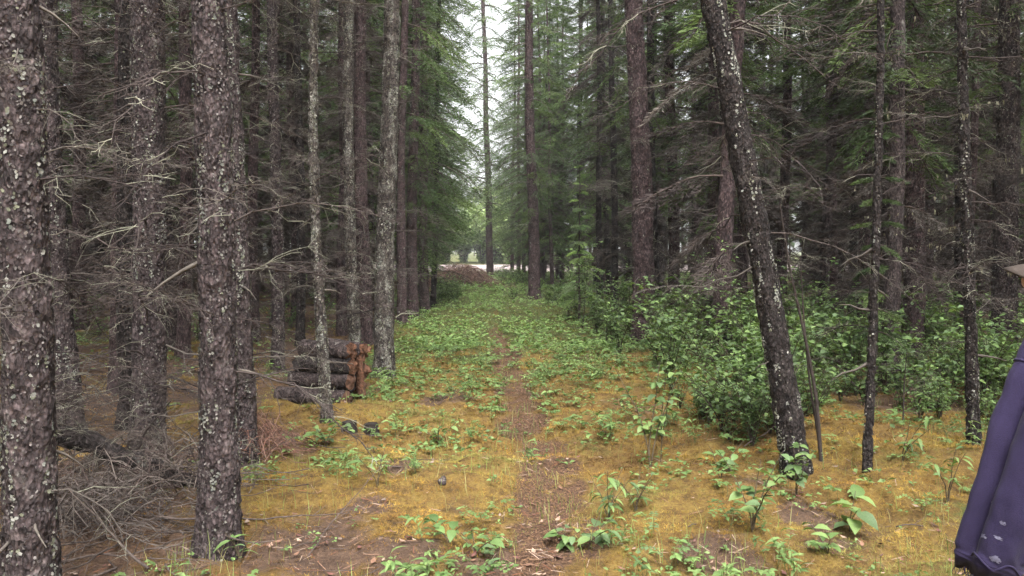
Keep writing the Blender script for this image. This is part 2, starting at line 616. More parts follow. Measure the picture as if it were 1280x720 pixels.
keep = U(0, 1, n) < np.clip(.1 + .55 * p + .6 * li, 0, 1)
x, y = x[keep], y[keep]
k = len(x)
cc = np.array([(.16, .09, .06), (.10, .055, .045), (.28, .19, .14), (.13, .06, .05), (.20, .15, .12)])[rng.integers(0, 5, k)]
mb.scatter([(-1, 0, .2), (0, -.5, 0), (1, 0, .25), (0, .5, .1)], [(0, 1, 3), (1, 2, 3)], None, np.stack([x, y, hgt(x, y) + .014], -1), rot_z(U(0, 6.283, k)) @ rot_y(U(-.4, .4, k)), U(.008, .03, k), cc)
link('forest_litter', mb.mesh('forest_litter', M_STICK), kind='stuff', label='brown needles, twig bits and dead leaves lying on the path and floor', category='litter')

rng = np.random.default_rng(12)
random.seed(12)
# ------------------------------------------------------------------ branch templates
def wobble_line(L, n, droop, rise, wob):
    t = np.linspace(0, 1, n)
    P = np.zeros((n, 3))
    P[:, 0] = L * t
    P[:, 2] = L * (rise * t - droop * t ** 1.8)
    P[1:, 1] += np.cumsum(rng.normal(0, wob * L / n, n - 1))
    P[1:, 2] += np.cumsum(rng.normal(0, wob * L / n, n - 1))
    return P

TWIGC = np.array([(.058, .045, .041), (.078, .062, .056), (.042, .032, .030), (.105, .09, .078)])

def dead_branch(mb, M=None, o=(0, 0, 0), L=1.0, r=.008, twigs=10, sub=2, sides=4, mossy=.15, n=7):
    """a bare branch along +x with side twigs, added to mb after the rotation M"""
    M = np.eye(3) if M is None else M
    o = np.asarray(o)
    c0 = TWIGC[rng.integers(0, 4)] * U(.8, 1.2)
    P = wobble_line(L, n, U(.05, .45), U(-.12, .3), .22)
    mb.tube(P @ M.T + o, np.linspace(r, r * .25, n), sides, c0)
    for k in range(twigs):
        t = .12 + .88 * (k + U(0, 1)) / twigs
        i = min(int(t * (n - 1)), n - 2)
        p = P[i] + (P[i + 1] - P[i]) * (t * (n - 1) - i)
        s = 1 if k % 2 else -1
        l = L * U(.12, .38) * (1.1 - .75 * t)
        a = s * U(.5, 1.25)
        Q = wobble_line(l, 4, U(.0, .5), U(-.25, .25), .25)
        Rm = (rot_z(np.array(a)) @ rot_x(np.array(U(-.8, .8))))
        Q = Q @ Rm.T + p
        cc = c0 * U(.75, 1.4) if U(0, 1) > mossy else np.array((.22, .215, .165)) * U(.7, 1.2)
        mb.tube(Q @ M.T + o, np.linspace(r * .45, r * .2, 4), 3, cc)
        for j in range(sub):
            q = Q[rng.integers(1, 4)]
            l2 = l * U(.25, .6)
            d = Rm @ (rot_z(np.array(U(.5, 1.2) * random.choice((-1, 1)))) @ rot_y(np.array(U(-.3, .6))) @ np.array([1.0, 0, 0]))
            S = np.stack([q, q + d * l2 * .55 + U(-.02, .02, 3), q + d * l2 + np.array([0, 0, -l2 * U(0, .35)])])
            mb.tube(S @ M.T + o, [r * .24, r * .18, r * .1], 3, cc * U(.85, 1.2))

DEAD = []                                   # single dead branches, used as parts of the near trees
for i in range(14):
    b = MB()
    L = 1.0
    dead_branch(b, L=L, r=[.0075, .006, .005][i % 3], twigs=int(U(14, 24)), sub=4, mossy=.14, n=8)
    DEAD.append(b.mesh('dead_branch', M_TWIG))
STUB = []
for i in range(4):
    b = MB()
    dead_branch(b, L=.25, r=.011, twigs=int(U(0, 3)), sub=0, n=4)
    STUB.append(b.mesh('branch_stub', M_TWIG))

# living bough: a spine and side twigs set with needle clumps
NEEDLE_V = [(0, 0, 0), (.45, .10, .03), (1, 0, -.02), (.45, -.10, .03)]
NEEDLE_T = [(0, 1, 2), (0, 2, 3)]

def bough_points(L=1.0, dens=1.0):
    pos, dirs, tubes = [], [], []
    n = 9
    P = wobble_line(L, n, U(.35, .65), U(.05, .25), .06)
    tubes.append(P)
    nt_ = int(15 * dens)
    for k in range(nt_):
        t = .16 + .84 * (k + U(0, .8)) / nt_
        i = min(int(t * (n - 1)), n - 2)
        p = P[i] + (P[i + 1] - P[i]) * (t * (n - 1) - i)
        for s in (-1, 1):
            l = L * (.42 * (1 - t) + .10) * U(.6, 1.15)
            a = s * U(.7, 1.1)
            d = np.array([math.cos(a), math.sin(a), -U(.15, .6)])
            m = max(3, int(l / (L * .055)))
            for j in range(m):
                f = (j + .5) / m
                q = p + d * l * f + np.array([0, 0, -.12 * l * f * f])
                for s2 in (-1, 1):
                    b = a + s2 * U(.35, .9)
                    dd = np.array([math.cos(b), math.sin(b), d[2] * .6 + U(-.45, .25)])
                    pos.append(q)
                    dirs.append(dd)
            pos.append(p + d * l)
            dirs.append(d)
    for j in range(10):
        t = .2 + .08 * j
        i = min(int(t * (n - 1)), n - 2)
        pos.append(P[i])
        dirs.append(np.array([1, U(-.5, .5), U(-.1, .6)]))
    return np.array(pos), np.array(dirs), tubes

BOUGHS = [bough_points(1.0, 1.35) for i in range(5)]
NEEDLEC = np.array([(.040, .064, .026), (.054, .084, .030), (.076, .110, .036), (.048, .066, .034)])

THIN_V = [(0, 0, 0), (.4, .035, .03), (1, 0, -.08), (.4, -.035, .03)]

def add_bough(mb, wood, o, az, tilt, L, size=.085, bright=1.0, dead=False):
    pos, dirs, tubes = BOUGHS[rng.integers(0, 5)]
    M = rot_z(np.array(az)) @ rot_y(np.array(tilt)) @ np.diag([1, random.choice((-1, 1)), 1.0])
    k = len(pos)
    pw = (pos * L) @ M.T + o
    dw = dirs @ M.T
    c = NEEDLEC[rng.integers(0, 4)] * U(.75, 1.3) * bright
    cc = c[None] * U(.7, 1.35, k)[:, None]
    if dead:
        cc = (TWIGC[rng.integers(0, 4)] * U(.8, 1.25))[None] * U(.7, 1.4, k)[:, None]
    mb.scatter(THIN_V if dead else NEEDLE_V, NEEDLE_T, None, pw, frame_x(dw, U(0, 3.14, k)), size * (.6 + .4 * L) * U(.7, 1.4, k), cc)
    for P in tubes:
        wood.tube((P * L) @ M.T + o, np.linspace(.016, .003, len(P)) * (.5 + .5 * L), 3, (.07, .052, .045))

def make_crown(z0, ztop, lmax, per=5, step=.42, skip=0.0, low_sparse=0.0, bright=1.0, sector=None):
    mb, wood = MB(), MB()
    z = z0
    while z < ztop - .15:
        f = (z - z0) / (ztop - z0)
        L = lmax * (1 - f) ** .75 * min(1, .55 + f * 4)
        m = per
        a0 = U(0, 6.283)
        for k in range(m):
            if U(0, 1) < skip or (f < .35 and U(0, 1) < low_sparse):
                continue
            az = a0 + 6.283 * k / m + U(-.4, .4)
            add_bough(mb, wood, np.array([.05 * math.cos(az), .05 * math.sin(az), z + U(-.2, .2)]), az, U(-.15, .3) - .45 * f ** 2, max(.35, L * U(.7, 1.15)), .07, bright)
        z += step * U(.8, 1.2)
    for k in range(3):
        add_bough(mb, wood, np.array([0, 0, ztop - .5]), k * 2.1, -1.2, .7)
    # leave needles and wood in one crown mesh with two materials
    V = np.vstack(mb.V + wood.V)
    nb_ = mb.n
    T = np.vstack(mb.T)
    Q = np.vstack(wood.Q) + nb_
    me = make_mesh('crown', V, T, Q, False, np.vstack(mb.C + wood.C), (M_NEEDLE, M_TWIG), np.r_[np.zeros(len(T)), np.ones(len(Q))])
    return me

H = 17.0
CROWN_HIGH = [make_crown(7.2 + .5 * i, H, 1.5, 4, .55, .08, .3) for i in range(2)]
CROWN_SEMI = [make_crown(2.8 + .5 * i, H, 1.5, 4, .5, .12, .45, 1.35) for i in range(3)]
CROWN_LOW = [make_crown(1.6 + .4 * i, H, 2.1, 5, .45, .05, .15, 1.5) for i in range(2)]
CROWN_EDGE = [make_crown(2.6, H, 3.0, 5, .46, .12, .15, 2.1)]  # needle colour brightened to stand in for light from the clearing

def dead_mesh(z0, z1, count, lmin, lmax, twigs, mossy=.12):
    b = MB()
    for k in range(count):
        z = z0 + (z1 - z0) * (k + U(0, 1)) / count
        az = U(0, 6.283)
        M = rot_z(np.array(az)) @ rot_y(np.array(U(-.25, .45)))
        if k % 3 == 1:
            add_bough(b, b, np.array([.06 * math.cos(az), .06 * math.sin(az), z]), az, U(-.1, .35), U(lmin, lmax) * 1.1, .11, 1, True)
        else:
            dead_branch(b, M, (.06 * math.cos(az), .06 * math.sin(az), z), U(lmin, lmax), U(.006, .011), twigs, 2, 3, mossy, 5)
    return b.mesh('dead_branches', M_TWIG)

DEAD_FAR = [dead_mesh(.9, 8.5, 74, .4, 1.25, 10) for i in range(3)]
DEAD_LOW = [dead_mesh(.3, 4.0, 34, .35, 1.1, 8, .2) for i in range(2)]

rng = np.random.default_rng(13)
random.seed(13)
# ------------------------------------------------------------------ trunks
def trunk_mesh(name, h, r, top_off, mat, sides, fine_h, ring, rough=.012, flare=1.25, seed=0, curve=.0):
    """trunk from the ground up to h, its axis leaning by top_off (x, y at height 1 m), with uneven bark"""
    zs = list(np.arange(-.12, fine_h, ring))
    while zs[-1] < h:
        zs.append(zs[-1] + max(ring, .45))
    zs = np.array(zs)
    t = np.clip(zs / h, 0, 1)
    rad = r * (1 - t) ** .8 * (1 + (flare - 1) * np.exp(-np.clip(zs, 0, None) / .18))
    rad = np.maximum(rad, .006)
    ax = trunk_axis(zs, top_off, seed, curve)
    ph = np.arange(sides) * 2 * math.pi / sides
    X = ax[:, 0, None] + rad[:, None] * np.cos(ph)
    Y = ax[:, 1, None] + rad[:, None] * np.sin(ph)
    Z = np.broadcast_to(zs[:, None], X.shape)
    d = (fbm(X * 9 + seed, Y * 9, Z * 4, oct=2) - .5) * r * .28
    if ring < .05:
        cell = fbm(X * 42 + seed * 3, Y * 42, Z * 26, oct=2)
        d = d + np.where(cell > .5, .5, -.5) * rough * .6 + (cell - .5) * rough * 1.6
    base = np.exp(-np.clip(Z, 0, None) / .16)
    lob = np.cos(ph * 4 + seed) * .5 + np.cos(ph * 3 + seed * 2.1) * .5
    d = d + base * lob[None] * r * .22
    fade = np.clip(rad[:, None] / r * 1.3, .2, 1)
    X = X + d * fade * np.cos(ph)
    Y = Y + d * fade * np.sin(ph)
    V = np.stack([X, Y, Z], -1).reshape(-1, 3)
    i = np.arange(len(zs) - 1)[:, None] * sides
    k = np.arange(sides)[None]
    k2 = (k + 1) % sides
    q = np.stack([i + k, i + k2, i + sides + k2, i + sides + k], -1).reshape(-1, 4)
    return make_mesh(name, V, None, q, True, None, (mat,))

def trunk_axis(z, off, seed, curve):
    z = np.asarray(z, dtype=float)
    a = np.stack([off[0] * z, off[1] * z], -1)
    a[..., 0] += curve * .12 * np.sin(z * .8 + seed) - curve * .12 * math.sin(seed)
    a[..., 1] += curve * .12 * np.cos(z * .7 + seed) - curve * .12 * math.cos(seed)
    return a

def trunk_r(z, h, r, flare=1.25):
    return r * (1 - min(z / h, 1)) ** .8 * (1 + (flare - 1) * math.exp(-max(z, 0) / .18))

FLAKE_V = [(0, -.4, 0), (.8, -.55, .12), (1.15, .05, .3), (.55, .5, .2), (-.1, .35, 0)]
FLAKE_T = [(0, 1, 3), (1, 2, 3), (0, 3, 4)]
LICH_V = [(-.6, -.3, 0), (.5, -.5, .15), (.9, .2, .45), (.1, .7, .2), (-.7, .4, .35)]
LICH_T = [(0, 1, 3), (1, 2, 3), (0, 3, 4)]

def surf_points(n, z0, z1, h, r, off, seed, curve, flare, bias=0):
    z = U(z0, z1, n)
    ph = U(0, 6.283, n)
    if bias:
        nz = fbm(np.cos(ph) * 2.6 + seed, np.sin(ph) * 2.6, z * 5.5, oct=3) + .35 * fbm(np.cos(ph) * 6 + seed, np.sin(ph) * 6, z * 14, oct=2)
        k = nz > np.quantile(nz, bias)
        z, ph = z[k], ph[k]
    ax = trunk_axis(z, off, seed, curve)
    rr = r * (1 - np.clip(z / h, 0, 1)) ** .8 * (1 + (flare - 1) * np.exp(-np.clip(z, 0, None) / .18))
    nrm = np.stack([np.cos(ph), np.sin(ph), 0 * ph], -1)
    X = ax[:, 0] + rr * nrm[:, 0]
    Y = ax[:, 1] + rr * nrm[:, 1]
    rr = rr + (fbm(X * 9 + seed, Y * 9, z * 4, oct=2) - .5) * r * .28
    P = np.stack([ax[:, 0] + rr * nrm[:, 0], ax[:, 1] + rr * nrm[:, 1], z], -1)
    return P, nrm, ph, z

def bark_scales(n, h, r, off, seed, curve, flare, z1, cols, size):
    P, nr, ph, z = surf_points(n, .0, z1, h, r, off, seed, curve, flare)
    k = len(P)
    # x axis of the flake runs up (or down) the trunk, z axis points outwards
    zx = np.stack([-np.sin(ph), np.cos(ph), 0 * ph], -1)
    up = np.tile(np.array([0, 0, 1.0]), (k, 1))
    M = np.stack([up, -zx, nr], -1)
    ang = U(-.9, .9, k) + np.where(U(0, 1, k) < .35, math.pi, 0)
    M = M @ rot_z(ang) @ rot_y(-U(-.1, .35, k))
    c = np.asarray(cols)[rng.integers(0, len(cols), k)] * U(.45, .95, k)[:, None]
    b = MB()
    b.scatter(FLAKE_V, FLAKE_T, None, P, M, np.stack([size * U(.6, 1.6, k), size * U(.6, 1.3, k), size * U(.5, 1.2, k)], -1), c)
    return b.mesh('bark_scales', M_FLAKE)

def lichen_mesh(n, h, r, off, seed, curve, flare, z1, bias, size, cols):
    P, nr, ph, z = surf_points(n, .0, z1, h, r, off, seed, curve, flare, bias)
    k = len(P)
    zx = np.stack([-np.sin(ph), np.cos(ph), 0 * ph], -1)
    up = np.tile(np.array([0, 0, 1.0]), (k, 1))
    M = np.stack([up, -zx, nr], -1) @ rot_z(U(0, 6.283, k))
    c = np.asarray(cols)[rng.integers(0, len(cols), k)] * U(.6, 1.2, k)[:, None]
    b = MB()
    b.scatter(LICH_V, LICH_T, None, P + nr * .004, M, size * U(.5, 1.5, k), c)
    return b.mesh('lichen', M_LICHEN)

LICHC = [(.27, .27, .245), (.19, .20, .18), (.35, .34, .31), (.20, .205, .15)]
FLAKEC = dict(grey=[(.080, .064, .065), (.15, .128, .124), (.055, .045, .048), (.21, .19, .18)],
              red=[(.10, .062, .06), (.075, .046, .047), (.15, .105, .10)],
              dark=[(.04, .032, .03), (.065, .052, .05), (.10, .088, .08)],
              pale=[(.17, .15, .12), (.25, .23, .18), (.10, .085, .07)])

TREES = []      # (x, y, r) of what already stands

def lean_from(u_b, v_b, u_t):
    """sideways lean per metre that carries the trunk from its foot to column u_t at the top of the picture"""
    x, y = ground(u_b, v_b)
    r0 = ray(u_t, 0)
    t = y / r0[1]
    return (r0[0] * t - x) / (EYE + r0[2] * t)

def near_tree(label, u, v, ut, wpx, bark, h=16.0, branches=30, bz=(.35, 5.0), blen=(.5, 1.3), detail=2, lich=.5, lsize=.016, crown='high',
              group=None, flare=1.3, curve=.25, lean_y=0.0, stubs=8, moss_br=0, name='spruce_tree'):
    x, y = ground(u, v)
    dist = math.hypot(x, y)
    r = .5 * wpx * y / F
    off = (lean_from(u, v, ut), lean_y)
    seed = U(0, 30)
    root = thing(name, label, 'tree', (x, y, hz(x, y)), group=group)
    vis = min(EYE + .33 * y + .6, h * .8)
    if detail == 2:
        tm = trunk_mesh('trunk', h, r, off, BARKS[bark], 36, vis, .024, .012, flare, seed, curve)
    else:
        tm = trunk_mesh('trunk', h, r, off, BARKS[bark], 20, vis, .045, .012, flare, seed, curve)
    stem_ob = link('trunk', tm, root)
    area = 2 * math.pi * r * vis
    ns = int(min(area * (5200 if detail == 2 else 900), 7500))
    link('bark_scales', bark_scales(ns, h, r, off, seed, curve, flare, vis, FLAKEC[bark], .0095 if detail == 2 else .017), stem_ob, kind='stuff')
    if lich > 0:
        nl_ = int(min(area * (6000 if detail == 2 else 1400), 12000))
        link('lichen', lichen_mesh(nl_, h, r, off, seed, curve, flare, vis, 1 - lich * .36, lsize * .5, LICHC), stem_ob, kind='stuff')
    top = min(vis + .8, h * .7)
    for k in range(branches):
        z = bz[0] + (min(bz[1], top) - bz[0]) * (k + U(0, 1)) / branches
        az = U(0, 6.283)
        a = trunk_axis(np.array([z]), off, seed, curve)[0]
        rr = trunk_r(z, h, r, flare) * .9
        L = U(*blen)
        o = link('branch', DEAD[rng.integers(0, len(DEAD))], root, (a[0] + rr * math.cos(az), a[1] + rr * math.sin(az), z), None, L)
        o.rotation_euler = Euler((U(-.5, .5), U(-.3, .35), az), 'XYZ')
    for k in range(stubs):
        z = U(.3, top)
        az = U(0, 6.283)
        a = trunk_axis(np.array([z]), off, seed, curve)[0]
        rr = trunk_r(z, h, r, flare) * .9
        o = link('branch_stub', STUB[rng.integers(0, 4)], root, (a[0] + rr * math.cos(az), a[1] + rr * math.sin(az), z), None, U(.4, 1.2))
        o.rotation_euler = Euler((0, U(-.4, .4), az), 'XYZ')
    if crown:
        cm = {'high': CROWN_HIGH, 'semi': CROWN_SEMI, 'low': CROWN_LOW, 'edge': CROWN_EDGE}[crown]
        c = link('crown', cm[rng.integers(0, len(cm))], root, None, (0, 0, U(0, 6.28)), None)
        c.scale = (.9, .9, h / H) if crown != 'edge' else (1.1, 1.1, h / H)
        # a leaning crown follows the leaning trunk
        c.rotation_euler = Euler((-math.atan(off[1]), math.atan(off[0]), 0), 'XYZ')
    TREES.append((x, y, r))
    return root, (x, y, r, off, seed, curve, h, flare)
rng = np.random.default_rng(17)
random.seed(17)
# ------------------------------------------------------------------ the trees one can single out
near_tree('thick grey spruce trunk with scaly bark, fallen log resting behind it', 40, 800, 20, 60, 'grey', branches=26, bz=(.3, 3.2), blen=(.35, .9), lich=.45)
near_tree('dark spruce trunk standing behind the fallen log end', 86, 560, 56, 36, 'grey', branches=30, lich=.4)
near_tree('stout spruce with pale lichen flakes where the fallen log crosses before it', 184, 588, 184, 40, 'grey', branches=34, lich=.5)
near_tree('dark spruce trunk close behind the stout one crossed by the fallen log', 163, 545, 158, 24, 'dark', detail=1, branches=30, lich=.3)
near_tree('big spruce trunk with lichened foot at the thin end of the fallen log', 274, 704, 254, 47, 'grey', branches=26, bz=(.5, 3.6), blen=(.4, 1.0), lich=.5, lsize=.015)
near_tree('grey spruce trunk standing right behind the big lichened-foot spruce', 305, 590, 293, 31, 'grey', branches=30, lich=.5)
near_tree('slim crooked pole tree covered with pale lichen in front of the log pile', 409, 541, 401, 13, 'pale', h=11, branches=26, bz=(.9, 4.6), blen=(.3, .9), lich=.8, lsize=.017, curve=.5, crown='high')
near_tree('spruce with blotchy pale grey lichen bark behind the log pile', 480, 474, 484, 25, 'pale', branches=32, bz=(.6, 5.5), blen=(.4, 1.1), lich=.65, lsize=.022)
near_tree('lichened slim spruce directly behind the log pile end', 444, 444, 436, 15, 'pale', detail=1, branches=30, bz=(.6, 6), lich=.6, lsize=.024)
near_tree('reddish brown spruce trunk standing behind the lichened slim spruce', 458, 430, 452, 18, 'red', detail=1, branches=26, bz=(.6, 6), lich=.1)
near_tree('bare grey spruce post beyond the bark end of the log pile', 347, 460, 345, 15, 'grey', detail=1, branches=30, bz=(.5, 6), lich=.5, lsize=.022)
near_tree('narrow dark spruce trunk beyond the log pile', 375, 434, 374, 11, 'dark', detail=1, branches=28, bz=(.5, 6), lich=.3)
for (u, v, ut, w, b, n) in [(503, 404, 506, 12, 'red', 'innermost'), (516, 397, 519, 14, 'red', 'second'), (531, 388, 529, 12, 'red', 'third'), (541, 383, 549, 7, 'dark', 'outermost')]:
    near_tree('%s of four close reddish trunks lining the path before the brush pile' % n, u, v, ut, w, b, h=18, detail=1, branches=22, bz=(.8, 8), lich=.15,
              crown='low' if n in ('outermost', 'third') else 'semi', lsize=.03, group='close trunks lining the path')
near_tree('tall straight spruce at the bend of the path beyond the young fir', 668, 374, 660, 15, 'red', h=19, detail=1, branches=26, bz=(1.2, 9), lich=.12, crown='semi', lsize=.03)
near_tree('tall purple brown spruce with dead knots rising from the leafy bushes', 805, 432, 792, 28, 'red', h=19, detail=2, branches=26, bz=(1.2, 6.5), blen=(.5, 1.5), lich=.12, lsize=.02, flare=1.15, stubs=20)
near_tree('dark spruce trunk half hidden behind the tall purple brown spruce', 822, 412, 812, 12, 'dark', detail=1, branches=24, bz=(1, 7), lich=.15, crown='semi')
near_tree('straight brown spruce trunk beside the tall purple brown spruce', 842, 408, 836, 15, 'red', h=18, detail=1, branches=28, bz=(1, 7), lich=.12, crown='semi')
near_tree('blackish lichen-spotted spruce trunk leaning over the bushes', 997, 590, 899, 33, 'dark', h=15, branches=22, bz=(1.3, 4.4), blen=(.5, 1.35), lich=.5, lsize=.018, flare=1.1, crown='high')
near_tree('thin dead straight pole standing in open moss beside the leaning trunk', 1083, 600, 1093, 10, 'dark', h=9, branches=16, bz=(.9, 4.2), blen=(.3, .8), lich=.2, lsize=.012, crown=None, flare=1.1)
near_tree('wide dark spruce trunk in the right stand behind the thin dead pole', 1140, 448, 1149, 25, 'red', detail=1, branches=34, bz=(.6, 6), lich=.2, crown='semi')
Q_TREE = near_tree('slim spruce hung with beard lichen beside the person', 1217, 566, 1212, 14, 'dark', h=12, branches=48, bz=(.9, 4.6), blen=(.4, 1.0), lich=.5, lsize=.014, crown='high')
near_tree('broad grey spruce trunk behind the beard lichen spruce', 1256, 474, 1256, 30, 'grey', detail=1, branches=44, bz=(.5, 6), lich=.4, crown='semi')
near_tree('brown spruce trunk between the leaning trunk and the thin dead pole', 1040, 412, 1041, 13, 'red', detail=1, branches=34, bz=(.6, 7), lich=.15, crown='semi')
near_tree('tapering spruce standing alone at the clearing edge before the gravel road', 613, 343, 604, 9, 'red', h=29, detail=1, branches=20, bz=(2, 7), lich=.1, crown='edge', lsize=.04)

# beard lichen hanging from the branches of the slim spruce by the person
def beard(root_info, n, label):
    root, (x, y, r, off, seed, curve, h, fl) = root_info
    b = MB()
    tv = [(0, -.12, 0), (.1, .15, -.4), (-.1, -.05, -.75), (.05, .1, -1.0), (.0, .22, -.1), (.12, -.1, -.6)]
    tt = [(0, 4, 1), (0, 1, 5), (1, 2, 5), (1, 3, 2)]
    z = np.repeat(U(1.4, 4.6, n // 9), 9)
    n = len(z)
    az = np.repeat(U(0, 6.283, n // 9), 9) + U(-.06, .06, n)
    rad = U(.05, .8, n)
    ax = trunk_axis(z, off, seed, curve)
    P = np.stack([ax[:, 0] + rad * np.cos(az), ax[:, 1] + rad * np.sin(az), z - rad * .1], -1)
    c = np.array([(.20, .19, .13), (.16, .155, .11), (.25, .23, .17)])[rng.integers(0, 3, n)] * U(.7, 1.2, n)[:, None]
    b.scatter(tv, tt, None, P, rot_z(U(0, 6.283, n)) @ rot_y(U(-.4, .4, n)), np.stack([U(.02, .06, n), U(.02, .06, n), U(.02, .055, n)], -1), c)
    link('beard_lichen', b.mesh('beard_lichen', M_LICHEN), root, kind='stuff')
beard(Q_TREE, 330, '')

rng = np.random.default_rng(14)
random.seed(14)
# ------------------------------------------------------------------ the stand around them
TRUNKS = {}
for b in ('grey', 'red', 'dark'):
    TRUNKS[b] = [trunk_mesh('trunk', H, .115, (U(-.012, .012), U(-.012, .012)), BARKS[b], 14, 9.0, .12, .01, 1.2, i * 3.1 + len(b), .3) for i in range(3)]

def stand_tree(x, y, s, crown, label, group, dead=None, bark=None):
    b = bark or random.choice(('grey', 'red', 'red', 'dark'))
    if '%' in label:
        size = 'short thin' if s < .88 else 'tall' if s > 1.02 else 'slender'
        tone = {'grey': 'grey-barked', 'red': 'reddish-barked', 'dark': 'blackish-barked'}[b]
        top = 'green boughs low down' if crown in (CROWN_LOW, CROWN_EDGE) else 'sparse green boughs' if crown is CROWN_SEMI else 'bare twiggy stem'
        label = label % (size + ' ' + tone, top)
    root = thing('spruce_tree', label, 'tree', (x, y, hz(x, y)), U(0, 6.28), (s * U(.75, 1.25),) * 2 + (s,), group)
    root.scale = (root.scale[0], root.scale[0], s)
    root.rotation_euler = (U(-.03, .03), U(-.03, .03), U(0, 6.28))
    link('trunk', random.choice(TRUNKS[b]), root)
    if dead:
        d = link('dead_branches', random.choice(dead), root, None, (0, 0, U(0, 6.28)), kind='stuff')
    if crown:
        link('crown', random.choice(crown), root, None, (0, 0, U(0, 6.28)))
    TREES.append((x, y, .1 * s))

def free(x, y, dmin):
    return all((x - a) ** 2 + (y - b) ** 2 > dmin * dmin for a, b, c in TREES)

def hidden_gap(x, y):
    """the opening of the path must stay open"""
    s = x - float(corridor(y))
    if y < 9:
        return -2.6 < s < 4.2
    if y < 34:
        return -2.1 < s < 1.75 + max(0, (15 - y)) * .28
    u = 640 + F * x / y
    return 536 < u < 655

n_l = n_r = 0
LEFT_LABEL = '%s spruce with %s in the stand behind the log pile'
RIGHT_LABEL = '%s spruce with %s in the stand behind the leafy bushes'
for tries in range(9000):
    if n_l + n_r >= 226:
        break
    y = 5.5 + 40 * U(0, 1) ** .85
    x = U(-.66 * y - 2, .66 * y + 2)
    if hidden_gap(x, y) or (y < 11 and abs(640 + F * x / y - 640) < 470):
        continue
    u = 640 + F * x / y
    if (696 < u < 762 and y < 22) or not free(x, y, 1.05 if y < 20 else 1.3):
        continue
    left = x < float(corridor(y))
    edge = abs(x - float(corridor(y))) < 4.5 and y > 20
    if left:
        if n_l >= 112:
            continue
        n_l += 1
        cr = CROWN_EDGE if (edge and y > 30) else CROWN_LOW if (edge and y > 18) else CROWN_SEMI if (y > 22 or U(0, 1) < .25) else CROWN_HIGH
    else:
        if n_r >= 114:
            continue
        n_r += 1
        cr = CROWN_LOW if (edge and y > 24) else CROWN_SEMI if U(0, 1) < .8 else CROWN_HIGH
    stand_tree(x, y, U(.75, 1.15), cr, LEFT_LABEL if left else RIGHT_LABEL, 'spruces of the left stand' if left else 'spruces of the right stand', DEAD_FAR)

# the stand goes on beside and behind the viewer
k = 0  # unseen trees, added so their shade darkens the foreground
for tries in range(600):
    if k >= 18:
        break
    x, y = U(-13, 13), U(-16, 3.4)
    if -2.0 < x - float(corridor(y)) < 2.4 or (y > 0 and abs(x) < .66 * y + 1.0) or (abs(x) < 2.6 and y > -2) or not free(x, y, 1.5) or (x > 0 and math.hypot(x - 1.66, y - 2.3) < 1.6):
        continue
    k += 1
    stand_tree(x, y, U(.85, 1.15), CROWN_HIGH if U(0, 1) < .5 else CROWN_SEMI, '%s spruce with %s unseen near the start of the path', 'unseen spruces at the path start', DEAD_FAR)

k = 0
for tries in range(1500):
    if k >= 30:
        break
    y = U(-4, 22)
    x = (.66 * max(y, 0) + 2.4 + 11 * U(0, 1) ** 1.4) * random.choice((-1, 1))
    if not free(x, y, 1.5) or math.hypot(x - 1.66, y - 2.3) < 1.8:
        continue
    k += 1
    stand_tree(x, y, U(.85, 1.15), CROWN_HIGH if U(0, 1) < .3 else CROWN_SEMI, '%s spruce with %s flanking the ' + ('log pile stand' if x < 0 else 'leafy bushes'), 'spruces further out from the path', DEAD_FAR)

# trees round the clearing and across the gravel road
for u, v, s, cr in [(520, 349, 1.1, CROWN_LOW), (510, 346, 1.2, CROWN_EDGE), (498, 344, 1.1, CROWN_LOW), (648, 346, 1.25, CROWN_EDGE), (664, 345, 1.1, CROWN_LOW), (640, 340, 1.2, CROWN_LOW), (681, 346, 1.1, CROWN_LOW)]:
    x, y = ground(u, v)
    stand_tree(x, y, s, cr, 'green spruce branched to the ground at the clearing edge', 'spruces edging the clearing', None, 'red')
for k in range(16):
    u = 505 + 11 * k + U(-4, 4)
    y = U(112, 150)
    x = (u - 640) / F * y
    if 552 < u < 588:
        y += 60
    stand_tree(x, y, U(.8, 1.25), CROWN_LOW, 'far spruce standing in haze across the gravel road', 'far spruces across the road', None, 'red')

rng = np.random.default_rng(15)
random.seed(15)
# a far wood that closes the stand behind the trees one can count
b = MB()
kk = 0
FARV, FART = [], []
for k in range(760):
    if k < 400:
        y = U(44, 95)
        x = U(-.72 * y, .72 * y)
    else:
        a_, d_ = U(.62, 5.66), U(22, 60) if k % 3 else U(50, 90)
        x, y = d_ * math.sin(a_), d_ * math.cos(a_)
        if y > 0 and abs(x) < .8 * y + 6 or abs(x) < 3:
            continue
    u = 640 + F * x / y if y > 1 else -999
    if 500 < u < 690 or (y > 50 and 455 < u < 730):
        continue
    h = U(12, 19)
    z0 = hz(x, y)
    b.tube(np.array([(x, y, z0 - .1), (x + U(-.2, .2), y, z0 + h * .5), (x, y, z0 + h)]), [U(.1, .17), .08, .01], 5, (.055, .04, .038))
    m = 42 if k < 400 else 30
    f = U(0, 1, m) ** .8
    z = z0 + h * (.16 + .84 * f)
    az = U(0, 6.283, m)
    L = (.5 + 1.7 * (1 - f)) * U(.6, 1.1, m)
    rot = rot_z(az) @ rot_y(U(.1, .5, m)) @ rot_x(U(-.5, .5, m))
    tv = [(0, 0, 0), (.35, .22, .02), (.5, .08, 0), (.75, .2, -.05), (1, 0, -.2), (.75, -.2, -.05), (.5, -.08, 0), (.35, -.22, .02)]
    tt = [(0, 1, 2), (0, 2, 6), (0, 6, 7), (2, 3, 4), (2, 4, 6), (4, 5, 6)]
    c = NEEDLEC[rng.integers(0, 4, m)] * U(.7, 1.3, m)[:, None]
    b.scatter(tv, tt, None, np.stack([x + 0 * z, y + 0 * z, z], -1), rot, L, c)
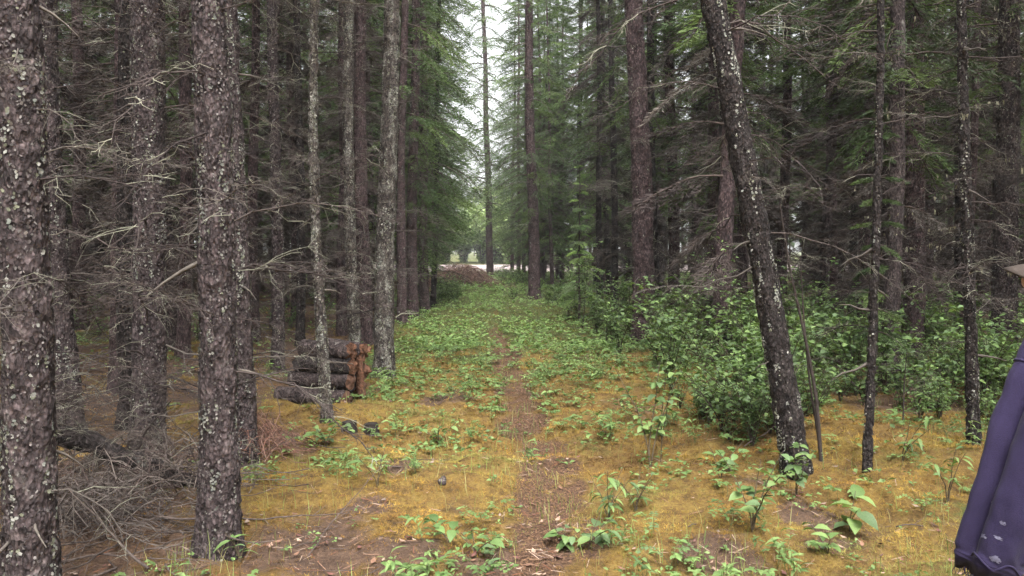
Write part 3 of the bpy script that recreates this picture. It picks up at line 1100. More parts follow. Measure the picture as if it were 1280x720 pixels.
link('distant_forest', b.mesh('distant_forest', M_NEEDLE), kind='stuff', label='far spruce wood closing the view behind both stands', category='forest')

rng = np.random.default_rng(16)
random.seed(16)
# ------------------------------------------------------------------ leafy plants
def leaf_template(w=.34, fold=.12, tip=.1, n=4):
    """an ovate leaf along +x, folded along the midrib, tip bent down"""
    t = np.linspace(0, 1, n + 1)
    wid = w * np.sin(np.pi * t ** .8) ** .8
    z = -tip * t ** 2 * 1.2 + .06 * np.sin(np.pi * t)
    V, T = [], []
    for i in range(n + 1):
        V.append((t[i], 0, z[i]))
    for s in (1, -1):
        b0 = len(V)
        for i in range(1, n):
            V.append((t[i], s * wid[i], z[i] + fold * wid[i] * 2))
        for i in range(n):
            a, c = i, i + 1
            l0 = b0 + i - 1 if i > 0 else None
            l1 = b0 + i if i < n - 1 else None
            fs = []
            if l0 is None:
                fs.append((a, c, l1))
            elif l1 is None:
                fs.append((a, c, l0))
            else:
                fs += [(a, c, l1), (a, l1, l0)]
            for f in fs:
                T.append(f if s > 0 else f[::-1])
    return np.array(V), np.array(T)
LEAF_O = leaf_template(.30, .15, .18, 4)      # ovate
LEAF_L = leaf_template(.13, .2, .35, 4)       # lance
LEAF_S = (np.array([(0, 0, 0), (.5, .3, .08), (1, 0, -.1), (.5, -.3, .08)]), np.array([(0, 2, 1), (0, 3, 2)]))
LEAFC = .92 * np.array([(.105, .175, .058), (.15, .24, .078), (.205, .30, .105), (.13, .20, .09)])

def shrub_mesh(h, spread, stems, nleaf, leaf=.055, upright=.5, tmpl=LEAF_O, cols=LEAFC, stemcol=(.06, .045, .035), r=.006):
    """stems mesh and leaves mesh of one bush, standing on the origin"""
    st, lv = MB(), MB()
    tips = []
    for k in range(stems):
        az = U(0, 6.283)
        ln = h * U(.65, 1.1)
        lean = spread * U(.2, 1.0)
        t = np.linspace(0, 1, 6)
        P = np.stack([math.cos(az) * lean * t ** 1.5, math.sin(az) * lean * t ** 1.5, ln * t], -1)
        P[1:] += np.cumsum(rng.normal(0, .012 * h, (5, 3)), axis=0)
        P[0, 2] = -.05
        st.tube(P, np.linspace(r, r * .35, 6), 4, stemcol)
        tips.append(P)
        for j in range(int(U(3, 7))):
            i = rng.integers(2, 6)
            p = P[i]
            a2 = U(0, 6.283)
            l2 = ln * U(.12, .34)
            d = np.array([math.cos(a2), math.sin(a2), U(.1, .7)])
            Qp = np.stack([p, p + d * l2 * .5, p + d * l2 + np.array([0, 0, -.05 * l2])])
            st.tube(Qp, [r * .5, r * .35, r * .2], 3, stemcol)
            tips.append(Qp)
    segs = []
    for P in tips:
        for i in range(len(P) - 1):
            if P[i + 1][2] > (h * .18 if h < 2.5 else .1):
                segs.append((P[i], P[i + 1]))
    k = nleaf
    s = rng.integers(0, len(segs), k)
    A = np.array([a for a, b_ in segs])[s]
    B = np.array([b_ for a, b_ in segs])[s]
    f = U(0, 1, k)[:, None]
    P = A + (B - A) * f
    az = U(0, 6.283, k)
    el = U(-.35, .75, k)
    D = np.stack([np.cos(az) * np.cos(el), np.sin(az) * np.cos(el), np.sin(el)], -1)
    P = P + D * .02
    c = cols[rng.integers(0, len(cols), k)] * U(.7, 1.25, k)[:, None]
    lv.scatter(tmpl[0], tmpl[1], None, P, frame_x(D, U(-.7, .7, k)), leaf * U(.55, 1.3, k), c)
    return st.mesh('stem', M_TWIG), lv.mesh('leaves', M_LEAF)

BUSH = [shrub_mesh(U(.8, 1.0), .55, 9, 420, .07) for i in range(5)]
BUSH_LOW = [shrub_mesh(U(.42, .55), .4, 8, 190, .055) for i in range(4)]
TALL = [shrub_mesh(1.9, .5, 5, 330, .065) for i in range(2)]

def place_plant(name, kinds, u, v, s, label, cat, group=None, pos=None):
    x, y = ground(u, v) if pos is None else pos
    me = random.choice(kinds)
    o = thing(name, label, cat, (x, y, hz(x, y)), U(0, 6.28), s, group)
    link('stems', me[0], o, kind='stuff')
    link('leaves', me[1], o, kind='stuff')
    return o

TH = [('behind the leaning trunk', 960, 520), ('beyond the thin dead pole', 1085, 490), ('near the beard lichen spruce', 1200, 510), ('round the tall purple brown spruce', 800, 440),
      ('between tiered sapling and leaning trunk', 880, 530), ('beside the path bend by the young fir', 720, 400), ('deep under the right stand beside brown trunks', 900, 400),
      ('deep under the stand behind the thin pole', 1060, 410), ('far back before the wide dark trunk', 1170, 420)]
THXY = [(n_, *ground(u_, v_)) for n_, u_, v_ in TH]
def thicket(x, y):
    return min(THXY, key=lambda a: (a[1] - x) ** 2 + (a[2] - y) ** 2)[0]
BG = 'broadleaf bushes under the right stand'
BL = 'green broadleaf bush in the thicket below the right stand'
cnt = 0
for tries in range(2500):
    if cnt >= 215:
        break
    u = U(690, 1275)
    v = 375 + 195 * U(0, 1) ** .9
    x, y = ground(u, v)
    s_ = x - float(corridor(y))
    # the thicket's near border runs from the foot of the leaning trunk to the path's bend
    lim = np.interp(u, [690, 740, 800, 860, 930, 1000, 1060, 1150, 1280], [392, 432, 475, 535, 560, 550, 525, 535, 545])
    if v > lim or s_ < 1.5:
        continue
    cnt += 1
    place_plant('leafy_bush', BUSH if U(0, 1) < (.6 if v < lim - 25 else .15) else BUSH_LOW, u, v, U(.45, 1.1), 'green broadleaf bush ' + thicket(x, y), 'bush', BG)
for u, v, s, lab in [(765, 425, .75, 'leafy sapling between the young fir and the tall purple brown spruce'), (905, 425, .95, 'tall sapling behind the tiered sapling and its bushes'), (1010, 460, .8, 'leafy sapling just behind the bare leaning sapling'), (728, 408, 1.0, 'tall slender broadleaf sapling beside the path by the young fir'), (706, 392, .8, 'short broadleaf sapling next to the young fir'),
                     (875, 440, .85, 'tall broadleaf sapling between bushes and brown spruce trunk'), (930, 470, .75, 'tall leafy sapling behind the leaning trunk')]:
    place_plant('broadleaf_sapling', TALL, u, v, s, lab, 'sapling')

# left stand: a few green bushes glimpsed between the trunks
for k in range(26):
    u = U(60, 500)
    v = U(372, 425)
    x, y = ground(u, v)
    if x - float(corridor(y)) > -2.2:
        continue
    place_plant('leafy_bush', BUSH_LOW, u, v, U(.8, 1.5), 'low green bush between trunks of the log pile side stand', 'bush', 'bushes in the left stand')
# along the far path and in the clearing
for k in range(40):
    u, v = random.choice([(U(640, 700), U(346, 385)), (U(548, 575), U(362, 380)), (U(620, 660), U(342, 360))])
    place_plant('leafy_bush', BUSH_LOW, u, v, U(.7, 1.3), 'light green bush on the verge at the far end of the path', 'bush', 'bushes at the far path end')
PALE = np.array([(.24, .33, .13), (.30, .39, .17), (.21, .29, .12)])  # pale green, with open-sky light put into the colour
WILLOW = [shrub_mesh(3.0, 2.2, 34, 2200, .2, tmpl=LEAF_S, cols=PALE, r=.02) for i in range(2)]
for k in range(22):
    u = U(515, 660)
    y = U(86, 108)
    x = (u - 640) / F * y
    place_plant('willow_shrub', WILLOW, 0, 0, U(1.2, 2.6), 'pale green willow shrub across the gravel road', 'shrub', 'willows across the road', (x, y))

# young fir among the saplings
def young_conifer(u, v, h, label, lmax, bright=2.0):
    x, y = ground(u, v)
    root = thing('young_fir', label, 'tree', (x, y, hz(x, y)), U(0, 6))
    t = MB()
    t.tube(np.array([(0, 0, -.05), (.01, 0, h * .5), (0, 0, h)]), [.0085 * h, .005 * h, .003], 6, (.045, .034, .03))
    link('trunk', t.mesh('trunk', M_TWIG), root)
    mb, wood = MB(), MB()
    z = h * .15
    while z < h:
        f = z / h
        for k in range(3):
            az = U(0, 6.283)
            add_bough(mb, wood, np.array([0, 0, z]), az, U(-.2, .25) - .5 * f ** 3, max(.1, lmax * (1.03 - f) * U(.7, 1.1)), .05, bright)
        z += h * .05
    V = np.vstack(mb.V + wood.V)
    T, Qd = np.vstack(mb.T), np.vstack(wood.Q) + mb.n
    link('crown', make_mesh('crown', V, T, Qd, False, np.vstack(mb.C + wood.C), (M_NEEDLE, M_TWIG), np.r_[np.zeros(len(T)), np.ones(len(Qd))]), root)
young_conifer(724, 400, 3.7, 'young light green fir at the path edge under the tall spruces', .7, 3.3)
young_conifer(1092, 500, 4.6, 'thin dark green young fir among the right stand trunks', .42, 1.3)
young_conifer(506, 396, 1.9, 'small green fir at the foot of the close reddish trunks', .6, 1.9)

# thin bare saplings by the leaning trunk
def bare_sapling(pts, w0, label, d_v):
    base = ground(*pts[0])
    y = base[1]
    P = []
    for u, v in pts:
        r_ = ray(u, v)
        t = y / r_[1]
        P.append((r_[0] * t - base[0], 0 + U(-.03, .03), EYE + r_[2] * t))
    P = np.array(P)
    P[:, 2] -= P[0, 2]
    P[0, 2] -= .05
    root = thing('bare_sapling', label, 'sapling', (base[0], base[1], hz(*base)))
    n = 14
    tt = np.linspace(0, len(P) - 1, n)
    Pi = np.stack([np.interp(tt, np.arange(len(P)), P[:, j]) for j in range(3)], -1)
    b = MB()
    b.tube(Pi, np.linspace(w0, w0 * .35, n), 6, (.05, .038, .034))
    link('stem', b.mesh('stem', M_TWIG), root)
    for k in range(7):
        i = rng.integers(5, n)
        o = link('branch', DEAD[rng.integers(0, len(DEAD))], root, tuple(Pi[i]), (0, U(-.5, .2), U(0, 6.28)), U(.2, .45))
bare_sapling([(1027, 582), (1020, 500), (1005, 420), (988, 340), (975, 260)], .016, 'thin dark bare sapling leaning beside the blackish leaning trunk', 0)
bare_sapling([(1029, 580), (1012, 480), (1004, 400), (1000, 330)], .010, 'thinner bare sapling stem rising from the same foot as its neighbour', 0)
bare_sapling([(1128, 545), (1132, 480), (1134, 440)], .008, 'short bare twig sapling in the moss behind the thin pole', 0)
bare_sapling([(150, 640), (165, 600), (180, 560), (215, 520)], .012, 'bare crooked sapling bending under the fallen log', 0)
rng = np.random.default_rng(18)
random.seed(18)
# ------------------------------------------------------------------ plants near enough to count their leaves
LEAF_ME = []
for c in LEAFC:
    for tm in (LEAF_O, LEAF_L):
        b = MB()
        b.add(tm[0], tm[1], None, tuple(c * 1.05))
        LEAF_ME.append(b.mesh('leaf', M_LEAF, True))

def leaf_plant(u, v, h, nleaf, size, label, stems=2, lance=False, spread=.25, name='leafy_seedling', cat='plant', group=None, r=.004):
    x, y = ground(u, v)
    root = thing(name, label, cat, (x, y, hz(x, y)), U(0, 6.28), 1.0, group)
    st = MB()
    pts = []
    for k in range(stems):
        az = U(0, 6.283)
        t = np.linspace(0, 1, 6)
        ln, le = h * U(.7, 1.05), spread * h * U(.3, 1.2)
        P = np.stack([math.cos(az) * le * t ** 1.6, math.sin(az) * le * t ** 1.6, ln * t], -1)
        P[1:] += rng.normal(0, .008 * h, (5, 3))
        P[0, 2] = -.03
        st = MB()
        st.tube(P, np.linspace(r, r * .4, 6), 4, (.09, .07, .045))
        pts.append(P)
        link('stem', st.mesh('stem', M_TWIG), root)
    for j in range(int(nleaf * 1.5)):
        P = pts[j % stems]
        f = U(.25, 1) * 5
        i = min(int(f), 4)
        p = P[i] + (P[i + 1] - P[i]) * (f - i)
        az = j * 2.4 + U(-.4, .4)
        o = link('leaf', LEAF_ME[rng.integers(0, 4) * 2 + (1 if lance else 0)], root, tuple(p))
        o.rotation_euler = Euler((U(-.45, .45), U(-.5, .35), az), 'XYZ')
        s = size * U(.7, 1.35)
        o.scale = (s, s, s)

leaf_plant(813, 574, 1.0, 46, .075, 'knee-high sapling with spreading leaf tiers at the moss edge', 3, spread=.3, name='broadleaf_sapling', cat='sapling', r=.007)
leaf_plant(826, 570, .75, 24, .07, 'smaller sapling touching the tiered one at the moss edge', 2, spread=.4, name='broadleaf_sapling', cat='sapling', r=.005)
leaf_plant(940, 672, .42, 26, .075, 'bushy blue green seedling in the moss before the leaning trunk', 4, spread=.7, r=.005)
leaf_plant(995, 625, .36, 22, .07, 'leafy seedling at the foot of the leaning trunk', 4, spread=.5, r=.004)
leaf_plant(1062, 655, .22, 7, .12, 'drooping large-leaved plant bending over orange moss', 2, spread=.9)
leaf_plant(1035, 690, .16, 6, .075, 'small sprig beside the drooping large-leaved plant', 2, spread=.9)
leaf_plant(900, 600, .3, 14, .07, 'sparse seedling in moss between sapling and leaning trunk', 3, spread=.6)
leaf_plant(1185, 640, .32, 16, .07, 'leafy stem beside the person\'s sleeve', 3, lance=True, spread=.4)
leaf_plant(1128, 590, .34, 16, .08, 'lance-leaved stem on the mossy mound behind the thin pole', 3, lance=True, spread=.5)
leaf_plant(760, 640, .34, 22, .085, 'upright lance-leaved herb clump on the path edge', 5, lance=True, spread=.45)
leaf_plant(735, 675, .16, 16, .075, 'low broad-leaved clump beside the bare path soil', 5, spread=1.0)
leaf_plant(705, 668, .12, 10, .07, 'flat leaf clump growing into the bare path soil', 4, spread=1.2)
leaf_plant(795, 628, .3, 16, .08, 'pale lance-leaved herb behind the path edge clump', 4, lance=True, spread=.5)
leaf_plant(548, 548, .22, 20, .07, 'light green herb clump in the moss past the two small stumps', 6, spread=.9)
leaf_plant(408, 566, .2, 18, .07, 'green herb patch before the slim lichened pole', 6, spread=1.0)
leaf_plant(472, 620, .24, 9, .1, 'lance-leaved sprout alone in golden moss', 3, lance=True, spread=.6)
leaf_plant(432, 500, .42, 12, .13, 'long-leaved sprout at the broken end of the log pile', 3, lance=True, spread=.4)
leaf_plant(595, 700, .14, 10, .075, 'low leaf clump at the near end of the path, moss side', 4, spread=1.0)
leaf_plant(560, 690, .1, 7, .07, 'tiny broad leaves in shaded moss hollow', 3, spread=1.2)
leaf_plant(300, 712, .2, 8, .08, 'green sprout against the foot of the big lichened trunk', 4, lance=True, spread=.5)

rng = np.random.default_rng(19)
random.seed(19)
# ------------------------------------------------------------------ small herbs, counted while they show
def herb_mesh(kind):
    st, lv = MB(), MB()
    if kind == 0:         # whorl of broad leaves on a short stem
        for k in range(rng.integers(3, 6)):
            x0, y0 = rng.normal(0, .05, 2)
            h = U(.04, .10)
            st.tube(np.array([(x0, y0, -.02), (x0, y0, h)]), [.0018, .0014], 3, (.10, .12, .05))
            m = rng.integers(4, 7)
            az = U(0, 6.28) + np.arange(m) * 6.283 / m + U(-.2, .2, m)
            el = U(-.1, .3, m)
            D = np.stack([np.cos(az) * np.cos(el), np.sin(az) * np.cos(el), np.sin(el)], -1)
            lv.scatter(LEAF_O[0], LEAF_O[1], None, np.tile((x0, y0, h), (m, 1)), frame_x(D, U(-.3, .3, m)), U(.035, .06, m), LEAFC[rng.integers(1, 3)] * U(.85, 1.25, m)[:, None])
    elif kind == 1:       # upright lance leaves
        for k in range(rng.integers(3, 6)):
            x0, y0 = rng.normal(0, .05, 2)
            h = U(.12, .26)
            le = rng.normal(0, .05, 2)
            st.tube(np.array([(x0, y0, -.02), (x0 + le[0] * .4, y0 + le[1] * .4, h * .5), (x0 + le[0], y0 + le[1], h)]), [.002, .0016, .001], 3, (.12, .15, .06))
            m = rng.integers(4, 8)
            f = U(.3, 1, m)
            az = U(0, 6.28, m)
            el = U(.1, .9, m)
            D = np.stack([np.cos(az) * np.cos(el), np.sin(az) * np.cos(el), np.sin(el)], -1)
            P = np.stack([x0 + le[0] * f, y0 + le[1] * f, h * f], -1)
            lv.scatter(LEAF_L[0], LEAF_L[1], None, P, frame_x(D, U(-.5, .5, m)), U(.05, .10, m), LEAFC[rng.integers(0, 3)] * U(.9, 1.3, m)[:, None])
    else:                 # spray of small leaflets
        for k in range(rng.integers(3, 6)):
            az = U(0, 6.283)
            l = U(.10, .2)
            t = np.linspace(0, 1, 5)
            P = np.stack([np.cos(az) * l * t, np.sin(az) * l * t, .02 + .11 * np.sin(t * 2.2)], -1)
            st.tube(P, np.linspace(.002, .001, 5), 3, (.10, .11, .05))
            m = 14
            f = np.repeat(np.linspace(.25, 1, 7), 2)
            Pq = np.stack([np.interp(f, t, P[:, j]) for j in range(3)], -1)
            a2 = az + np.tile((1.1, -1.1), 7)
            D = np.stack([np.cos(a2), np.sin(a2), U(-.2, .25, m)], -1)
            lv.scatter(LEAF_S[0], LEAF_S[1], None, Pq, frame_x(D, U(-.4, .4, m)), U(.025, .045, m), LEAFC[rng.integers(0, 4)] * U(.9, 1.25, m)[:, None])
    return st.mesh('stem', M_TWIG), lv.mesh('leaves', M_LEAF)

HERBS = {k: [herb_mesh(k) for i in range(5)] for k in range(3)}
HERB_LABEL = {0: ('whorl_leaved_herb', 'low herb of whorled leaves', 'whorled herbs in the moss'),
              1: ('lance_leaved_herb', 'small upright lance-leaved herb', 'narrow-leaved herbs'),
              2: ('leaflet_herb', 'low herb of small leaflets', 'leaflet herbs')}

def herb_density(x, y):
    s = x - corridor(y)
    pd = path_dist(x, y)
    c = fbm(x * 1.4 + 31, y * 1.4 + 8, oct=3)
    d = (.15 + .8 * smooth(5.5, 11, y)) * smooth(.34, .60, c + .12 * smooth(6, 14, y))
    d = d * (1 - .9 * np.exp(-(pd / .2) ** 2) * (1 - smooth(14, 22, y)))
    d = d * np.where(s < -1.9, .22, 1.0)
    d = d + .35 * np.exp(-((pd - .5) / .22) ** 2) * smooth(.45, .6, c)
    return np.clip(d, 0, 1)

n = 2600
x, y = pick_area(n, 3.3, 12, lambda yy: np.minimum(.62 * yy, 5.5), 1.2)
keep = U(0, 1, n) < herb_density(x, y)
cnt = [0, 0, 0]
for xx, yy in zip(x[keep], y[keep]):
    if sum(cnt) >= 400 or any((xx - a) ** 2 + (yy - b_) ** 2 < (c + .05) ** 2 for a, b_, c in TREES):
        continue
    k = random.choices((0, 1, 2), (.5, .25, .25))[0]
    cnt[k] += 1
    nm, lb, gp = HERB_LABEL[k]
    st_, lv_ = random.choice(HERBS[k])
    o = thing(nm, lb + ' ' + where(xx, yy), 'herb', (xx, yy, hz(xx, yy)), U(0, 6.28), U(.5, 1.0) + .25 * min(1, max(0, (yy - 5) / 4)), gp)
    link('stems', st_, o, kind='stuff')
    link('leaves', lv_, o, kind='stuff')

# beyond those: ground cover nobody could count
b = MB()
for n, y0, y1, sz in ((3000, 3.4, 6, .6), (9500, 5, 14, 1.0), (13000, 12, 34, 1.5), (3500, 30, 57, 2.4)):
    x, y = pick_area(n, y0, y1, lambda yy: np.minimum(.5 * yy + 1, 12), 1.1)
    s = x - corridor(y)
    d = herb_density(x, y) * np.where((s > -2.4) & (s < 3.2), 1.0, .35)
    d = np.maximum(d, .8 * smooth(33, 45, y))
    keep = U(0, 1, n) < d
    x, y = x[keep], y[keep]
    k = len(x)
    hh = U(.03, .12, k) * sz
    z = hgt(x, y)
    br = 1.0 + .35 * smooth(10, 18, y)  # leaf colour lightened farther off to stand in for sky sheen
    for j in range(5):
        az = U(0, 6.283, k)
        el = U(-.1, .6, k)
        D = np.stack([np.cos(az) * np.cos(el), np.sin(az) * np.cos(el), np.sin(el)], -1)
        P = np.stack([x, y, z + hh * U(.6, 1.1, k)], -1) + rng.normal(0, .02 * sz, (k, 3)) * (1, 1, .3)
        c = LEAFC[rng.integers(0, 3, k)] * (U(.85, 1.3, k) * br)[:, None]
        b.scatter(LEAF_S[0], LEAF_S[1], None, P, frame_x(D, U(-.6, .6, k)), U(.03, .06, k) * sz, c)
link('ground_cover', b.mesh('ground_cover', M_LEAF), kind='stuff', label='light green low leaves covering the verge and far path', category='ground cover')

# grass blades
b = MB()
n = 15000
x, y = pick_area(n, 3.4, 20, lambda yy: np.minimum(.6 * yy, 6), 1.25)
cl = fbm(x * 1.7 + 90, y * 1.7 + 33, oct=3)
keep = (U(0, 1, n) < np.clip((cl - .5) * 5, .02, 1)) & (x - corridor(y) > -1.9)
x, y = x[keep], y[keep]
k = len(x)
bl_v = [(-.03, 0, 0), (.03, 0, 0), (-.025, .12, .5), (.025, .12, .5), (0, .45, .95)]
bl_t = [(0, 1, 3), (0, 3, 2), (2, 3, 4)]
c = np.array([(.15, .22, .06), (.22, .27, .08), (.30, .28, .11)])[rng.integers(0, 3, k)] * U(.8, 1.2, k)[:, None]
hs = U(.05, .17, k) * (1 + .3 * smooth(10, 18, y))
b.scatter(bl_v, bl_t, None, np.stack([x, y, hgt(x, y)], -1), rot_z(U(0, 6.283, k)) @ rot_x(U(-.2, .35, k)), np.stack([np.maximum(hs, .1) * .45, hs, hs], -1), c)
link('grass', b.mesh('grass', M_GRASS), kind='stuff', label='thin green grass blades along the path edges', category='grass')

rng = np.random.default_rng(20)
random.seed(20)
# ------------------------------------------------------------------ log pile
M_WOOD = simple('broken_wood', (.12, .058, .035), .85, 30, .25, 1.8, .03, 1.0)
M_WOODD = simple('weathered_wood', (.12, .065, .045), .9, 22, .5, 1.4, .02, .9)
M_LOGBARK = bark_mat('log_bark', (.03, .022, .022), (.08, .058, .056), (.18, .14, .135), (.30, .29, .26), .6, .7)
M_BLACK = simple('blackened_stump', (.028, .022, .02), .9, 40, .5, 1.5, .01, .8)

def log(name, label, a, b_, r, bark, endmat, group=None, ragged=.02, sides=28, cat='log'):
    a, b_ = np.asarray(a, float), np.asarray(b_, float)
    L = np.linalg.norm(b_ - a)
    n = max(8, int(L / .03))
    sd_ = U(0, 40)
    ph = np.arange(sides) * 2 * math.pi / sides
    xs = np.linspace(0, L, n)
    X = np.repeat(xs[:, None], sides, 1)
    X[0] -= ragged * fbm(np.cos(ph) * 3 + sd_, np.sin(ph) * 3, oct=2)
    X[-1] += 2 * ragged * (fbm(np.cos(ph) * 3 + sd_ + 9, np.sin(ph) * 3, oct=2) - .3)
    rr = r * (1 + .22 * (fbm(np.cos(ph)[None] * 1.2 + sd_, np.sin(ph)[None] * 1.2, xs[:, None] * 2.5, oct=2) - .5)) \
        + .016 * (fbm(np.cos(ph)[None] * 7 + sd_, np.sin(ph)[None] * 7, xs[:, None] * 22, oct=2) - .5)
    V = np.stack([X, rr * np.cos(ph), rr * np.sin(ph)], -1).reshape(-1, 3)
    i = np.arange(n - 1)[:, None] * sides
    k = np.arange(sides)[None]
    k2 = (k + 1) % sides
    q = np.stack([i + k, i + sides + k, i + sides + k2, i + k2], -1).reshape(-1, 4)
    root = thing(name, label, cat, tuple(a), 0, 1, group)
    d = Vector(b_ - a)
    root.rotation_euler = d.to_track_quat('X', 'Z').to_euler()
    link('bark', make_mesh('bark', V, None, q, True, None, (bark,)), root)
    for e, s in ((0, -1), (n - 1, 1)):
        ring = V.reshape(n, sides, 3)[e]
        m2 = ring * (1, .55, .55) + np.array([s * .006 + U(-.006, .006), 0, 0]) + rng.normal(0, .006, (sides, 3)) * (1, .3, .3)
        cen = ring.mean(0) + (s * .01, 0, 0)
        VV = np.vstack([ring * (1, .985, .985), m2, cen])
        qq = [(j, (j + 1) % sides, sides + (j + 1) % sides, sides + j) for j in range(sides)]
        tt = [(2 * sides, sides + j, sides + (j + 1) % sides) for j in range(sides)]
        if s < 0:
            qq = [f[::-1] for f in qq]
            tt = [f[::-1] for f in tt]
        link('end_face', make_mesh('end_face', VV, tt, qq, False, None, (endmat,)), root)
    return root

def at(u, v, y):
    r_ = ray(u, v)
    t = y / r_[1]
    return np.array([r_[0] * t, y, EYE + r_[2] * t])

px_ = lambda u, y: (u - 640) / F * y
LY = 8.4
zb = hz(-2.2, 8.3)
LG = 'logs of the pile'
log('split_log', 'lowest log half sunk in moss at the bottom of the log pile', (px_(348, 8.45), 8.45, zb + .06), (px_(430, 8.1), 8.14, zb + .07), .092, M_LOGBARK, M_WOODD, LG)
log('split_log', 'rough-barked log second from the bottom of the log pile', (px_(364, 8.5), 8.5, zb + .225), (px_(436, 8.2), 8.2, zb + .235), .084, M_LOGBARK, M_WOODD, LG)
log('split_log', 'smooth dark round log in the middle of the log pile', (px_(373, 8.5), 8.46, zb + .385), (px_(439, 8.25), 8.22, zb + .392), .082, BARK_DARK, M_WOOD, LG, .04)
log('split_log', 'topmost log with pinkish weathered bark on the log pile', (px_(380, 8.5), 8.5, zb + .55), (px_(436, 8.25), 8.26, zb + .545), .09, M_LOGBARK, M_WOOD, LG, .06)
log('split_log', 'upper back log with torn orange wood end in the log pile', (px_(402, 8.75), 8.75, zb + .53), (px_(452, 8.5), 8.46, zb + .50), .10, M_LOGBARK, M_WOOD, LG, .07)
log('split_log', 'lower back log supporting the torn one in the log pile', (px_(400, 8.8), 8.78, zb + .32), (px_(450, 8.5), 8.48, zb + .30), .10, M_LOGBARK, M_WOOD, LG, .06)
log('split_log', 'bottom back log in the ground behind the pile', (px_(398, 8.8), 8.80, zb + .10), (px_(448, 8.5), 8.5, zb + .10), .10, M_LOGBARK, M_WOODD, LG, .04)
# torn orange slabs standing against the broken end of the pile
def slab(label, u, yy, z0, h, w, lean):
    x0 = px_(u, yy)
    n = 9
    t = np.linspace(0, 1, n)
    V = []
    for s in (0, 1):
        for k in range(n):
            wd = w * (1 - .35 * t[k]) * U(.85, 1.1)
            V += [(-wd / 2 + lean * t[k], s * .03 + U(-.004, .004), h * t[k] + (U(-.03, .03) if k == n - 1 else 0)), (wd / 2 + lean * t[k] + U(-.01, .01), s * .03 + U(-.006, .006), h * t[k] + (U(-.05, .03) if k == n - 1 else 0))]
    q = []
    m = 2 * n
    for k in range(n - 1):
        a = 2 * k
        q += [(a, a + 1, a + 3, a + 2), (m + a + 1, m + a, m + a + 2, m + a + 3), (a, a + 2, m + a + 2, m + a), (a + 1, m + a + 1, m + a + 3, a + 3)]
    q += [(m - 2, m - 1, 2 * m - 1, 2 * m - 2), (0, m, m + 1, 1)]
    thing('wood_slab', label, 'wood', (x0, yy, z0), U(-.5, .5), 1, None, make_mesh('wood_slab', V, None, q, False, None, (M_WOOD,)))
slab('torn orange brown wood slab leaning on the log pile end', 450, 8.36, zb + .03, .5, .10, -.03)
# two small blackened stumps in the moss
def stump(u, v, r, h, label):
    x, y = ground(u, v)
    sides, n = 18, 7
    ph = np.arange(sides) * 2 * math.pi / sides
    s0 = U(0, 30)
    z = np.linspace(-.06, h, n)
    rr = r * (1 + .22 * np.exp(-np.clip(z, 0, 9) / .03))[:, None] * (1 + .35 * (fbm(np.cos(ph)[None] * 2 + s0, np.sin(ph)[None] * 2, z[:, None] * 9, oct=2) - .5))
    Z = np.repeat(z[:, None], sides, 1)
    Z[-1] += .02 * (fbm(np.cos(ph) * 3 + s0, np.sin(ph) * 3, oct=2) - .5)
    V = np.stack([rr * np.cos(ph), rr * np.sin(ph), Z], -1).reshape(-1, 3)
    i = np.arange(n - 1)[:, None] * sides
    k = np.arange(sides)[None]
    k2 = (k + 1) % sides
    q = np.stack([i + k, i + k2, i + sides + k2, i + sides + k], -1).reshape(-1, 4)
    root = thing('small_stump', label, 'stump', (x, y, hz(x, y)))
    link('side', make_mesh('side', V, None, q, True, None, (M_BLACK,)), root)
    ring = V[-sides:] * (1, 1, 1)
    VV = np.vstack([ring - (0, 0, .002), ring.mean(0) + (0, 0, -.004)])
    link('cut_top', make_mesh('cut_top', VV, [(sides, j, (j + 1) % sides) for j in range(sides)], None, False, None, (M_BLACK,)), root)
stump(437, 546, .062, .085, 'blackened small stump nearer the slim lichened pole')
stump(464, 544, .058, .075, 'blackened small stump farther from the slim lichened pole')

# lump of dark rotten bark in the moss, made of a creased lens
def bark_chunk(u, v, s, label):
    x, y = ground(u, v)
    n, m = 9, 14
    V = []
    for i in range(n):
        th = math.pi * i / (n - 1)
        for j in range(m):
            p = 2 * math.pi * j / m
            V.append((math.sin(th) * math.cos(p), math.sin(th) * math.sin(p) * .7, math.cos(th) * .55))
    V = np.array(V)
    d = 1 + .8 * (fbm(V[:, 0] * 1.8 + u, V[:, 1] * 1.8, V[:, 2] * 1.8 + v, oct=3) - .5) * 1.6
    V = V * d[:, None] * s * (1, .8, .6)
    V[:, 2] += .25 * s * V[:, 0] / s
    q = [(i * m + j, i * m + (j + 1) % m, (i + 1) * m + (j + 1) % m, (i + 1) * m + j) for i in range(n - 1) for j in range(m)]
    thing('bark_chunk', label, 'bark', (x, y, hz(x, y) + s * .3), U(0, 6), 1, None, make_mesh('bark_chunk', V, None, [f[::-1] for f in q], True, None, (M_LOGBARK,)))
bark_chunk(553, 612, .055, 'dark lump of bark lying alone in golden moss')
bark_chunk(583, 566, .04, 'small dark bark piece on the moss near the path')
bark_chunk(270, 598, .05, 'bark lump beside the big lichened trunk')

